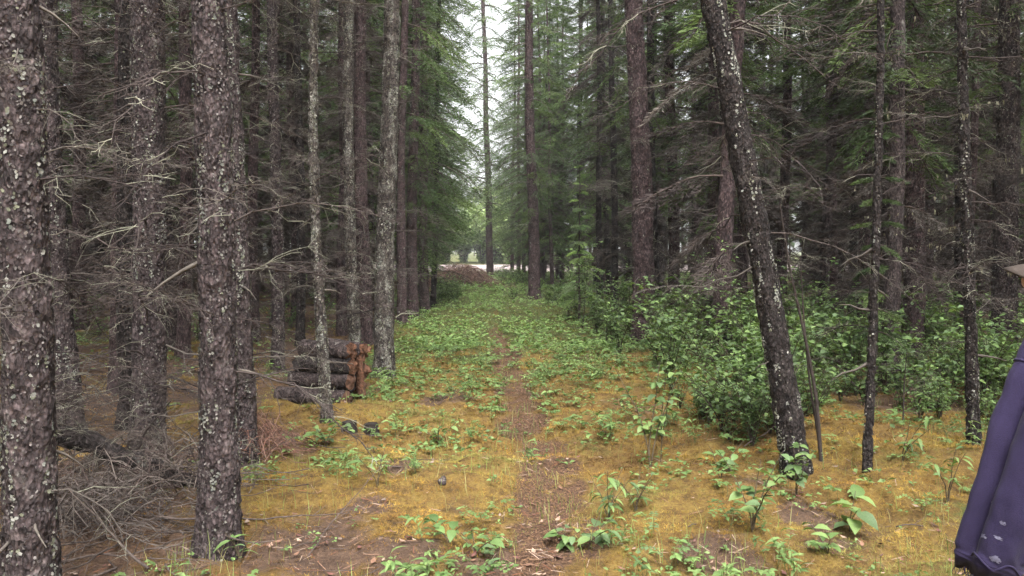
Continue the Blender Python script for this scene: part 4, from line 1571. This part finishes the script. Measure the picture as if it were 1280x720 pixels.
# ------------------------------------------------------------------ fallen trunk with its tangle, left
def fallen(label, pts, rads, nbr, mat):
    P = np.array(pts)
    o = P[0].copy()
    root = thing('fallen_tree', label, 'fallen tree', tuple(o))
    n = 40
    t = np.linspace(0, len(P) - 1, n)
    Q = np.stack([np.interp(t, np.arange(len(P)), P[:, j]) for j in range(3)], -1) - o
    Q[:, 2] += .012 * np.sin(t * 9)
    rr = np.interp(t, np.arange(len(P)), rads)
    b = MB()
    b.tube(Q, rr, 16, cap=True)
    V = b.V[0]
    cen = np.vstack([np.repeat(Q, 16, 0), Q[0], Q[-1]])
    dv = V - cen
    nz = fbm(V[:, 0] * 22, V[:, 1] * 22, V[:, 2] * 22, oct=2) - .5
    V = cen + dv * (1 + .5 * nz[:, None])
    link('trunk', make_mesh('trunk', V, b.T[0], b.Q[0], True, None, (mat,)), root)
    for k in range(nbr):
        i = rng.integers(2, n - 1)
        a = U(0, 6.283)
        ob = link('branch', DEAD[rng.integers(0, len(DEAD))], root, tuple(Q[i]), None, U(.3, .85))
        d = Vector((U(-.3, .5), math.cos(a), math.sin(a) * .9 - .15))
        ob.rotation_euler = d.to_track_quat('X', 'Z').to_euler()
    return root
fallen('dark fallen trunk with dead twigs propped between the left trunks', [at(-60, 515, 4.6), at(60, 535, 4.75), at(160, 572, 4.85), at(262, 610, 4.95)], [.075, .068, .058, .042], 75, BARK_DARK)

STICKM = []
for i in range(5):
    b = MB()
    P = wobble_line(1.0, 10, U(-.05, .05), 0, .12)
    b.tube(P, np.linspace(.009, .003, 10), 6, (.085, .066, .058), cap=True)
    for k in range(rng.integers(1, 5)):
        j = rng.integers(2, 9)
        d = np.array([U(.4, 1), U(-1, 1), U(-.1, .25)])
        b.tube(np.stack([P[j], P[j] + d * .1, P[j] + d * U(.12, .28)]), [.004, .003, .0015], 4, (.13, .1, .085))
    STICKM.append(b.mesh('fallen_stick', M_STICK))

def stick(u, v, L, rz, label, tilt=0.0, group=None, s=1.0):
    x, y = ground(u, v)
    o = thing('fallen_stick', label, 'stick', (x, y, hz(x, y) + .02), rz, 1, group, random.choice(STICKM))
    o.scale = (L, L * s, L * s)
    o.rotation_euler = (U(0, 6), tilt, rz)
stick(490, 584, .55, .12, 'grey stick lying across golden moss past the stumps')
stick(515, 575, .3, -.3, 'short stick touching the grey stick in the moss')
stick(385, 712, .7, 1.1, 'long bare stick slanting up from golden moss', -.5, None, .55)
stick(300, 672, .6, .1, 'grey branch on the floor by the lichened trunk foot')
stick(330, 560, .8, -.5, 'thin dark branch in the moss before the log pile')
stick(705, 545, .35, .1, 'short stick at the path edge')
stick(860, 655, .4, .6, 'thin twig in orange moss by the seedlings')
stick(1120, 660, .5, .15, 'pale twig across the moss near the person')
stick(930, 560, .6, .5, 'thin stick leaning out of the bushes', -.3)
stick(1080, 470, 1.6, .12, 'long pale dead branch lying in the bushes under the right stand', -.03, None, 2.2)
stick(735, 590, .25, 1.0, 'dark twig crossing the path soil', -.1)
for k in range(46):
    u, v = U(20, 330), U(560, 745)
    stick(u, v, U(.25, .8), U(0, 6.28), 'dead brown branch littering the floor under the fallen trunk', U(-.5, .1), 'dead branches under the fallen trunk', 1.1)
for k in range(14):
    stick(U(330, 560), U(620, 740), U(.12, .35), U(0, 6.28), 'small twig fallen on the golden moss', U(-.1, .1), 'small twigs on the moss')

# red brown dead spruce tip beside the log pile (dry brush)
def brush(name, label, cat, u, v, w, d, h, n, cols, seedlean=0.0, r=.006, arc=.5):
    x, y = ground(u, v)
    root = thing(name, label, cat, (x, y, hz(x, y)))
    b = MB()
    for k in range(n):
        px, py = rng.normal(0, .33, 2) * (w, d)
        L = U(.4, 1.0) * w * .55
        az = U(0, 6.283)
        hmax = h * max(0, 1 - (px / w) ** 2 * 3.0) * U(.2, 1.0)
        t = np.linspace(0, 1, 5)
        P = np.stack([px + math.cos(az) * L * (t - .5), py + math.sin(az) * L * (t - .5) * .7, np.maximum(.01, hmax * (.55 + arc * np.sin(t * 3.14)) + rng.normal(0, .03 * h, 5) + (t - .5) * U(-.4, .4) * h)], -1)
        b.tube(P, np.linspace(r, r * .3, 5), 3, np.array(cols[rng.integers(0, len(cols))]) * U(.7, 1.3))
        for j in range(3):
            q = P[rng.integers(1, 5)]
            b.tube(np.stack([q, q + rng.normal(0, .12 * w * .5, 3) * (1, 1, .6)]), [r * .5, r * .2], 3, np.array(cols[rng.integers(0, len(cols))]) * U(.7, 1.3))
    link('sticks', b.mesh('sticks', M_STICK), root, kind='stuff')
BR = [(.16, .095, .075), (.11, .065, .052), (.22, .145, .12)]
brush('brush_pile', 'brown heap of cut brush at the far end of the path', 'brush pile', 576, 360, 2.6, 1.6, .95, 420, BR, r=.016)
brush('dry_brush', 'reddish dry brush lying in the moss before the log pile', 'brush', 322, 580, .55, .6, .28, 260, [(.15, .075, .055), (.10, .055, .045), (.20, .12, .09)], r=.0035)
brush('dry_brush', 'grey dead twig tangle under the fallen trunk', 'brush', 175, 640, .9, .7, .32, 330, [(.10, .08, .07), (.15, .125, .11), (.07, .05, .045)], r=.004)
brush('dry_brush', 'dark twig tangle at the foot of the thick scaly trunk', 'brush', 120, 690, .7, .5, .26, 260, [(.08, .065, .058), (.12, .10, .09), (.06, .045, .04)], r=.0035)

rng = np.random.default_rng(21)
random.seed(21)
# ------------------------------------------------------------------ person standing beside the path
def person():
    root = thing('person', 'person in a frayed navy sweatshirt and cap standing beside the mossy path', 'person', (1.66, 2.32, hz(1.66, 2.32)))
    gz = root.location.z
    o = Vector(root.location)
    M_SKIN = simple('skin', (.50, .30, .22), .55, 30, .9, 1.1, .002, .2, .4)
    M_HAIR = simple('hair', (.05, .032, .02), .6, 80, .6, 1.4, .004, .6, .4)
    M_PANTS = simple('trousers', (.05, .055, .07), .9, 60, .8, 1.2, .003, .4)
    M_BOOT = simple('boots', (.045, .03, .02), .6, 30, .7, 1.3, .003, .4, .4)
    M_CAP = simple('cap_cloth', (.06, .047, .04), .9, 60, .85, 1.15, .003, .4)
    # fabric with paint smears
    m, nt, bs = new_mat('navy_sweatshirt')
    v = coords(nt, (1, 1, 1), False)
    n1 = noise(nt, v, 5, 4, .6)
    n2 = noise(nt, v, 350, 2, .6)
    c = ramp(nt, n1, [(.3, (.013, .009, .030)), (.7, (.021, .015, .044))])
    c = mix(nt, .5, c, ramp(nt, n2, [(.3, g(.6)), (.7, g(1.4))]), 'MULTIPLY')
    nt.links.new(c, bs.inputs['Base Color'])
    bs.inputs['Roughness'].default_value = .95
    bs.inputs['Sheen Weight'].default_value = .05
    bump(nt, bs, n2, .35, .003)
    M_SW = m
    M_PAINT = simple('dried_paint', (.11, .105, .15), .8, 160, .55, 1.3, .002, .5)

    def skin(name, pts, edges, rad, mat, sub=2):
        me = bpy.data.meshes.new(name)
        me.from_pydata([Vector(p) - Vector((o.x, o.y, 0)) for p in pts], edges, [])
        ob = link(name, me, root)
        me.materials.append(mat)
        md = ob.modifiers.new('skin', 'SKIN')
        md.use_smooth_shade = True
        for sv, r_ in zip(me.skin_vertices[0].data, rad):
            sv.radius = (r_, r_) if not hasattr(r_, '__len__') else r_
        me.skin_vertices[0].data[0].use_root = True
        s = ob.modifiers.new('sub', 'SUBSURF')
        s.levels = s.render_levels = sub
        return ob
    bx, by = 1.66, 2.32
    fx, fy = -.80, .60            # facing: to the left and away
    lx, ly = -.60, -.80           # the person's left
    def bp(f, l, z):
        return (bx + fx * f + lx * l, by + fy * f + ly * l, z)
    LS, LE, LW = (1.495, 2.16, 1.375), (1.36, 2.10, 1.12), (1.245, 2.07, .80)
    LH = (1.23, 2.075, .72)
    # body: pelvis, spine, neck, head, arms, legs as one figure
    pts = [bp(0, 0, .95), bp(.0, 0, 1.15), bp(0, 0, 1.36), bp(.02, 0, 1.44), bp(.055, 0, 1.49), bp(.06, 0, 1.58),
           LS, LE, LW, LH,
           bp(0, -.19, 1.40), bp(.03, -.25, 1.12), bp(.14, -.24, .88), bp(.17, -.235, .81),
           bp(0, .1, .88), bp(.02, .11, .50), bp(-.02, .12, .08), bp(.13, .13, .04),
           bp(0, -.1, .88), bp(.03, -.11, .50), bp(.06, -.12, .08), bp(.21, -.13, .04)]
    ed = [(0, 1), (1, 2), (2, 3), (3, 4), (4, 5), (2, 6), (6, 7), (7, 8), (8, 9), (2, 10), (10, 11), (11, 12), (12, 13), (0, 14), (14, 15), (15, 16), (16, 17), (0, 18), (18, 19), (19, 20), (20, 21)]
    rad = [.13, .12, .13, .055, .082, .085, .06, .045, .03, .034, .06, .045, .03, .034, .085, .06, .045, .035, .085, .06, .045, .035]
    skin('body', pts, ed, rad, M_SKIN)
    # hand: palm and five fingers on each side
    for W_, H_ in ((LW, LH), (bp(.14, -.24, .88), bp(.17, -.235, .81))):
        W_, H_ = np.array(W_), np.array(H_)
        d = (H_ - W_) / np.linalg.norm(H_ - W_)
        side = np.cross(d, np.array([lx, ly, 0]))
        side /= np.linalg.norm(side)
        inn = np.cross(side, d)
        for k, (off, ln) in enumerate(((-.030, .062), (-.010, .074), (.010, .078), (.029, .068))):
            p0 = H_ + side * off * .8
            p1 = H_ + d * ln * .55 + side * off + inn * .004
            p2 = H_ + d * ln * .9 + side * off + inn * .02
            p3 = H_ + d * ln * 1.05 + side * off + inn * .038
            skin('finger', [tuple(p) for p in (p0, p1, p2, p3)], [(0, 1), (1, 2), (2, 3)], [.010, .0095, .0088, .008], M_SKIN, 1)
        p0 = W_ + d * .03 - side * .02
        skin('thumb', [tuple(p0), tuple(p0 + d * .035 - side * .028 + inn * .012), tuple(p0 + d * .075 - side * .03 + inn * .024)], [(0, 1), (1, 2)], [.014, .011, .009], M_SKIN, 1)
    # face
    hc = np.array(bp(.055, 0, 1.535))
    def ell(name, c, rx, ry, rz_, mat, n=12, m=16, f=None):
        V = []
        for i in range(n + 1):
            th = math.pi * i / n
            for j in range(m):
                p = 2 * math.pi * j / m
                a, b2, c2 = math.sin(th) * math.cos(p), math.sin(th) * math.sin(p), math.cos(th)
                if f:
                    a, b2, c2 = f(a, b2, c2)
                V.append((c[0] - o.x + fx * a * rx + lx * b2 * ry, c[1] - o.y + fy * a * rx + ly * b2 * ry, c[2] + c2 * rz_))
        q = [(i * m + j, (i + 1) * m + j, (i + 1) * m + (j + 1) % m, i * m + (j + 1) % m) for i in range(n) for j in range(m)]
        return link(name, make_mesh(name, V, None, q, True, None, (mat,)), root)
    def fp(f, l, z):
        return hc + np.array([fx * f + lx * l, fy * f + ly * l, z])
    ell('face', fp(.02, 0, -.02), .088, .074, .115, M_SKIN)
    ell('nose', fp(.112, 0, -.02), .018, .014, .026, M_SKIN, 8, 8)
    for s in (-1, 1):
        ell('eye', fp(.095, .032 * s, .012), .010, .013, .008, simple('eye_%d' % s, (.06, .04, .03), .2, 10, .9, 1.1, .001, .1), 6, 8)
        ell('ear', fp(-.005, .08 * s, -.012), .022, .010, .034, M_SKIN, 8, 8)
    ell('mouth', fp(.098, 0, -.065), .010, .024, .007, simple('lips', (.36, .15, .13), .5, 20, .9, 1.1, .001, .1), 6, 8)
    ell('hair', fp(-.025, 0, .0), .088, .086, .10, M_HAIR, 12, 18, lambda a, b2, c2: (a if a < .2 else .2 + (a - .2) * .2, b2, c2))
    cap_ob = ell('cap', fp(-.005, 0, .045), .105, .092, .085, M_CAP, 12, 20, lambda a, b2, c2: (a, b2, max(c2, -.1)))
    # brim: a curved plate
    V, nb_, mbm = [], 9, 5
    for sgn in (0, 1):
        for i in range(nb_):
            a = -1 + 2 * i / (nb_ - 1)
            for j in range(mbm):
                t = j / (mbm - 1)
                rr = .09 + .085 * t * math.sqrt(max(0, 1 - .55 * a * a))
                p = fp(rr * math.cos(a * .95), rr * math.sin(a * .95) * .95, .038 - .02 * t - .025 * a * a * (.4 + t) - sgn * .006)
                V.append((p[0] - o.x, p[1] - o.y, p[2]))
    h2 = nb_ * mbm
    q = []
    for i in range(nb_ - 1):
        for j in range(mbm - 1):
            a0 = i * mbm + j
            q += [(a0, a0 + mbm, a0 + mbm + 1, a0 + 1), (h2 + a0, h2 + a0 + 1, h2 + a0 + mbm + 1, h2 + a0 + mbm)]
        e = i * mbm + mbm - 1
        q.append((e, e + mbm, h2 + e + mbm, h2 + e))
    link('cap_brim', make_mesh('cap_brim', V, None, q, True, None, (M_CAP,)), cap_ob)
    # trousers and boots
    for s, f0 in ((1, -.02), (-1, .06)):
        skin('boot', [bp(f0, .12 * s, .16), bp(f0, .12 * s, .06), bp(f0 + .10, .125 * s, .05), bp(f0 + .17, .13 * s, .04)], [(0, 1), (1, 2), (2, 3)], [.062, .06, .052, .04], M_BOOT)

    # sweatshirt: lofted trunk and sleeves with folds
    def loft(P, rads, seed, folds=.012, nseg=70, sides=56, squash=None, crease=None):
        P = np.array(P)
        s = np.linspace(0, len(P) - 1, nseg)
        # smooth interpolation of the axis
        C = np.stack([np.interp(s, np.arange(len(P)), P[:, j]) for j in range(3)], -1)
        for _ in range(14):
            C[1:-1] = (C[:-2] + 2 * C[1:-1] + C[2:]) / 4
        rr = np.interp(s, np.arange(len(P)), rads)
        T = np.gradient(C, axis=0)
        T /= np.linalg.norm(T, axis=1)[:, None]
        A = np.array([fx, fy, 0]) - T * (T @ np.array([fx, fy, 0]))[:, None]
        A /= np.linalg.norm(A, axis=1)[:, None]
        B = np.cross(T, A)
        ph = np.arange(sides) * 2 * math.pi / sides
        t = np.linspace(0, 1, nseg)[:, None]
        q1, q2 = (1, 1) if squash is None else squash
        nzz = fbm(np.cos(ph)[None] * 1.1 + seed, np.sin(ph)[None] * 1.1 + t * 2, t * 7 + np.cos(ph)[None] * .9, oct=3) - .5
        nz2 = fbm(np.cos(ph)[None] * 2.2 + seed + 5, np.sin(ph)[None] * 2.2 + t * 5, t * 16, oct=2) - .5
        d = folds * 2.4 * nzz + folds * .9 * nz2
        if crease is not None:
            for a0, a1, wd, dp in crease:
                ac = a0 + (a1 - a0) * t
                dd = np.angle(np.exp(1j * (ph[None] - ac)))
                d = d - dp * np.exp(-(dd / wd) ** 2) * np.sin(np.pi * np.clip(t * 1.05, 0, 1)) ** .5 + dp * .8 * np.exp(-((dd - wd * 1.9) / wd) ** 2)
        r2 = rr[:, None] + d
        V = C[:, None] + A[:, None] * (r2 * q1 * np.cos(ph)[None])[..., None] + B[:, None] * (r2 * q2 * np.sin(ph)[None])[..., None]
        return V, C
    mb = MB()
    def put(V, close=True):
        nonlocal mb
        n, sd2 = V.shape[:2]
        W2 = (V - np.array([o.x, o.y, 0])).reshape(-1, 3)
        i = np.arange(n - 1)[:, None] * sd2
        k = np.arange(sd2)[None]
        k2 = (k + 1) % sd2
        mb.add(W2, None, np.stack([i + k, i + k2, i + sd2 + k2, i + sd2 + k], -1).reshape(-1, 4))
    for nm, Pl, rl, sq in (('trousers_waist', [bp(0, 0, .76), bp(0, 0, .84), bp(0, 0, .92), bp(0, 0, 1.02)], [.13, .175, .185, .17], (.72, 1.0)),
                           ('trouser_leg', [bp(0, .09, .90), bp(.02, .11, .50), bp(-.01, .12, .25), bp(-.02, .12, .09)], [.115, .092, .085, .085], None),
                           ('trouser_leg', [bp(0, -.09, .90), bp(.03, -.11, .50), bp(.05, -.12, .25), bp(.06, -.12, .09)], [.115, .092, .085, .085], None)):
        mb = MB()
        Vl, _ = loft(Pl, rl, 31.0, .008, 40, 32, sq)
        put(Vl)
        link(nm, mb.mesh(nm, M_PANTS, True), root)
    mb = MB()
    torso, _ = loft([bp(-.01, 0, .80), bp(.0, 0, 1.0), bp(0, 0, 1.25), bp(0, 0, 1.38), bp(.01, 0, 1.42), bp(.02, 0, 1.45)], [.20, .205, .205, .19, .12, .075], 3.0, .012, 60, 64, (.78, 1.05))
    put(torso)
    slv, sc_ = loft([(1.58, 2.23, 1.41), LS, (1.43, 2.125, 1.26), LE, (1.297, 2.08, .97), (1.243, 2.07, .835), (1.232, 2.07, .795)], [.085, .098, .098, .094, .086, .076, .066], 11.0, .011, 120, 64,
                   crease=[(-.95, -.75, .22, .030), (2.4, 2.0, .3, .014), (.6, 1.1, .35, .012)])
    put(slv)
    slr, _ = loft([bp(0, -.12, 1.43), bp(0, -.19, 1.40), bp(.03, -.25, 1.12), bp(.14, -.24, .88), bp(.15, -.24, .84)], [.085, .095, .09, .075, .06], 23.0, .011, 80, 40)
    put(slr)
    shirt = link('sweatshirt', mb.mesh('sweatshirt', M_SW, True), root)
    # frayed cuff: torn flaps round the sleeve end, and seam across the upper sleeve
    mb = MB()
    ring = slv[-1]
    n = len(ring)
    down = (sc_[-1] - sc_[-6])
    down /= np.linalg.norm(down)
    rag = .012 + .03 * fbm(np.arange(n) * .35, np.zeros(n) + 3, oct=3) + U(0, .008, n)
    c0 = ring.mean(0)
    low = ring + down * rag[:, None] + (ring - c0) * -.12
    inn = ring * .9 + c0 * .1 - down * .04
    VV = np.vstack([ring + (ring - c0) * .01 - down * .01, low, inn]) - np.array([o.x, o.y, 0])
    q = [(j, (j + 1) % n, n + (j + 1) % n, n + j) for j in range(n)] + [(n + j, n + (j + 1) % n, 2 * n + (j + 1) % n, 2 * n + j) for j in range(n)]
    mb.add(VV, None, q)
    for j in range(70):
        k = rng.integers(0, n)
        p = low[k] - np.array([o.x, o.y, 0])
        mb.tube(np.stack([p, p + down * U(.004, .02) + U(-.006, .006, 3), p + down * U(.015, .035) + U(-.01, .01, 3)]), [.0009, .0008, .0005], 3)
    link('frayed_cuff', mb.mesh('frayed_cuff', M_SW, True), shirt, label='torn dark cuff with loose threads')
    mb = MB()
    k = 38
    seam = np.vstack([slv[k], slv[k][:1]])
    seam = seam + (seam - sc_[k]) * .015 - np.array([o.x, o.y, 0])
    mb.tube(seam, .0035, 5)
    link('seam', mb.mesh('seam', M_SW, True), shirt)
    mb = MB()
    k = 112
    sm2 = np.vstack([slv[k], slv[k][:1]])
    sm2 = sm2 + (sm2 - sc_[k]) * .02 + np.array([0, 0, 1]) * (.012 * np.sin(np.arange(len(sm2)) * .5))[:, None] - np.array([o.x, o.y, 0])
    mb.tube(sm2, .003, 5)
    link('seam', mb.mesh('seam', M_SW, True), shirt)
    # dried paint smears on the lower sleeve: thin patches hugging the cloth
    def smear(t0, t1, a0, a1, name='paint_smear', seed=0.0, thr=.42):
        mb = MB()
        nt_, na_ = 14, 14
        ks = np.linspace(t0, t1, nt_) * (slv.shape[0] - 1)
        As = np.linspace(a0, a1, na_) * slv.shape[1]
        G = np.zeros((nt_, na_, 3))
        for i, kk in enumerate(ks):
            for j, aa in enumerate(As):
                # bilinear sample of the sleeve, lifted a little
                k0 = int(kk)
                f = kk - k0
                k1 = min(k0 + 1, slv.shape[0] - 1)
                j0 = int(math.floor(aa)) % slv.shape[1]
                j1 = (j0 + 1) % slv.shape[1]
                g2 = aa - math.floor(aa)
                p = (slv[k0, j0] * (1 - g2) + slv[k0, j1] * g2) * (1 - f) + (slv[k1, j0] * (1 - g2) + slv[k1, j1] * g2) * f
                c = sc_[k0]
                p = p + (p - c) / np.linalg.norm(p - c) * .0014
                G[i, j] = p - np.array([o.x, o.y, 0])
        nn = fbm(np.arange(nt_)[:, None] * .35 + seed + np.zeros((1, na_)), np.arange(na_)[None] * .5 + np.zeros((nt_, 1)), oct=3)
        ii, jj = np.meshgrid(np.linspace(-1, 1, nt_), np.linspace(-1, 1, na_), indexing='ij')
        ok = (nn - .35 * (ii ** 2 + jj ** 2)) > thr - .3
        idx = np.arange(nt_ * na_).reshape(nt_, na_)
        q = [(idx[i, j], idx[i, j + 1], idx[i + 1, j + 1], idx[i + 1, j]) for i in range(nt_ - 1) for j in range(na_ - 1) if ok[i, j] and ok[i + 1, j + 1]]
        if q:
            mb.add(G.reshape(-1, 3), None, q)
            link(name, mb.mesh(name, M_PAINT, True), shirt)
    SM = [(.855, .905, .70, .76, 1.0, .36), (.79, .80, .72, .77, 2.0, .42), (.80, .815, .79, .84, 3.0, .46), (.745, .755, .735, .765, 5.0, .4), (.70, .71, .84, .87, 7.0, .5), (.92, .93, .80, .83, 9.0, .42)]
    for t0, t1, a0, a1, sd2, th in SM:
        smear(t0, t1, a0, a1, seed=sd2, thr=th)
person()

# ------------------------------------------------------------------ the damp air between the trees
hv = [(sx * 700, -120 if sy < 0 else 760, -1.6 if sz < 0 else 27.0) for sz in (-1, 1) for sy in (-1, 1) for sx in (-1, 1)]
hq = [(0, 2, 3, 1), (4, 5, 7, 6), (0, 1, 5, 4), (2, 6, 7, 3), (0, 4, 6, 2), (1, 3, 7, 5)]
hm = bpy.data.materials.new('damp_air')
hm.use_nodes = True
hm.node_tree.nodes.clear()
ho = hm.node_tree.nodes.new('ShaderNodeOutputMaterial')
pv = hm.node_tree.nodes.new('ShaderNodeVolumePrincipled')
pv.inputs['Color'].default_value = (.93, .95, .95, 1)
pv.inputs['Density'].default_value = .0009
hm.node_tree.links.new(pv.outputs[0], ho.inputs['Volume'])
link('haze', make_mesh('haze', hv, None, hq, False, None, (hm,)), kind='stuff')
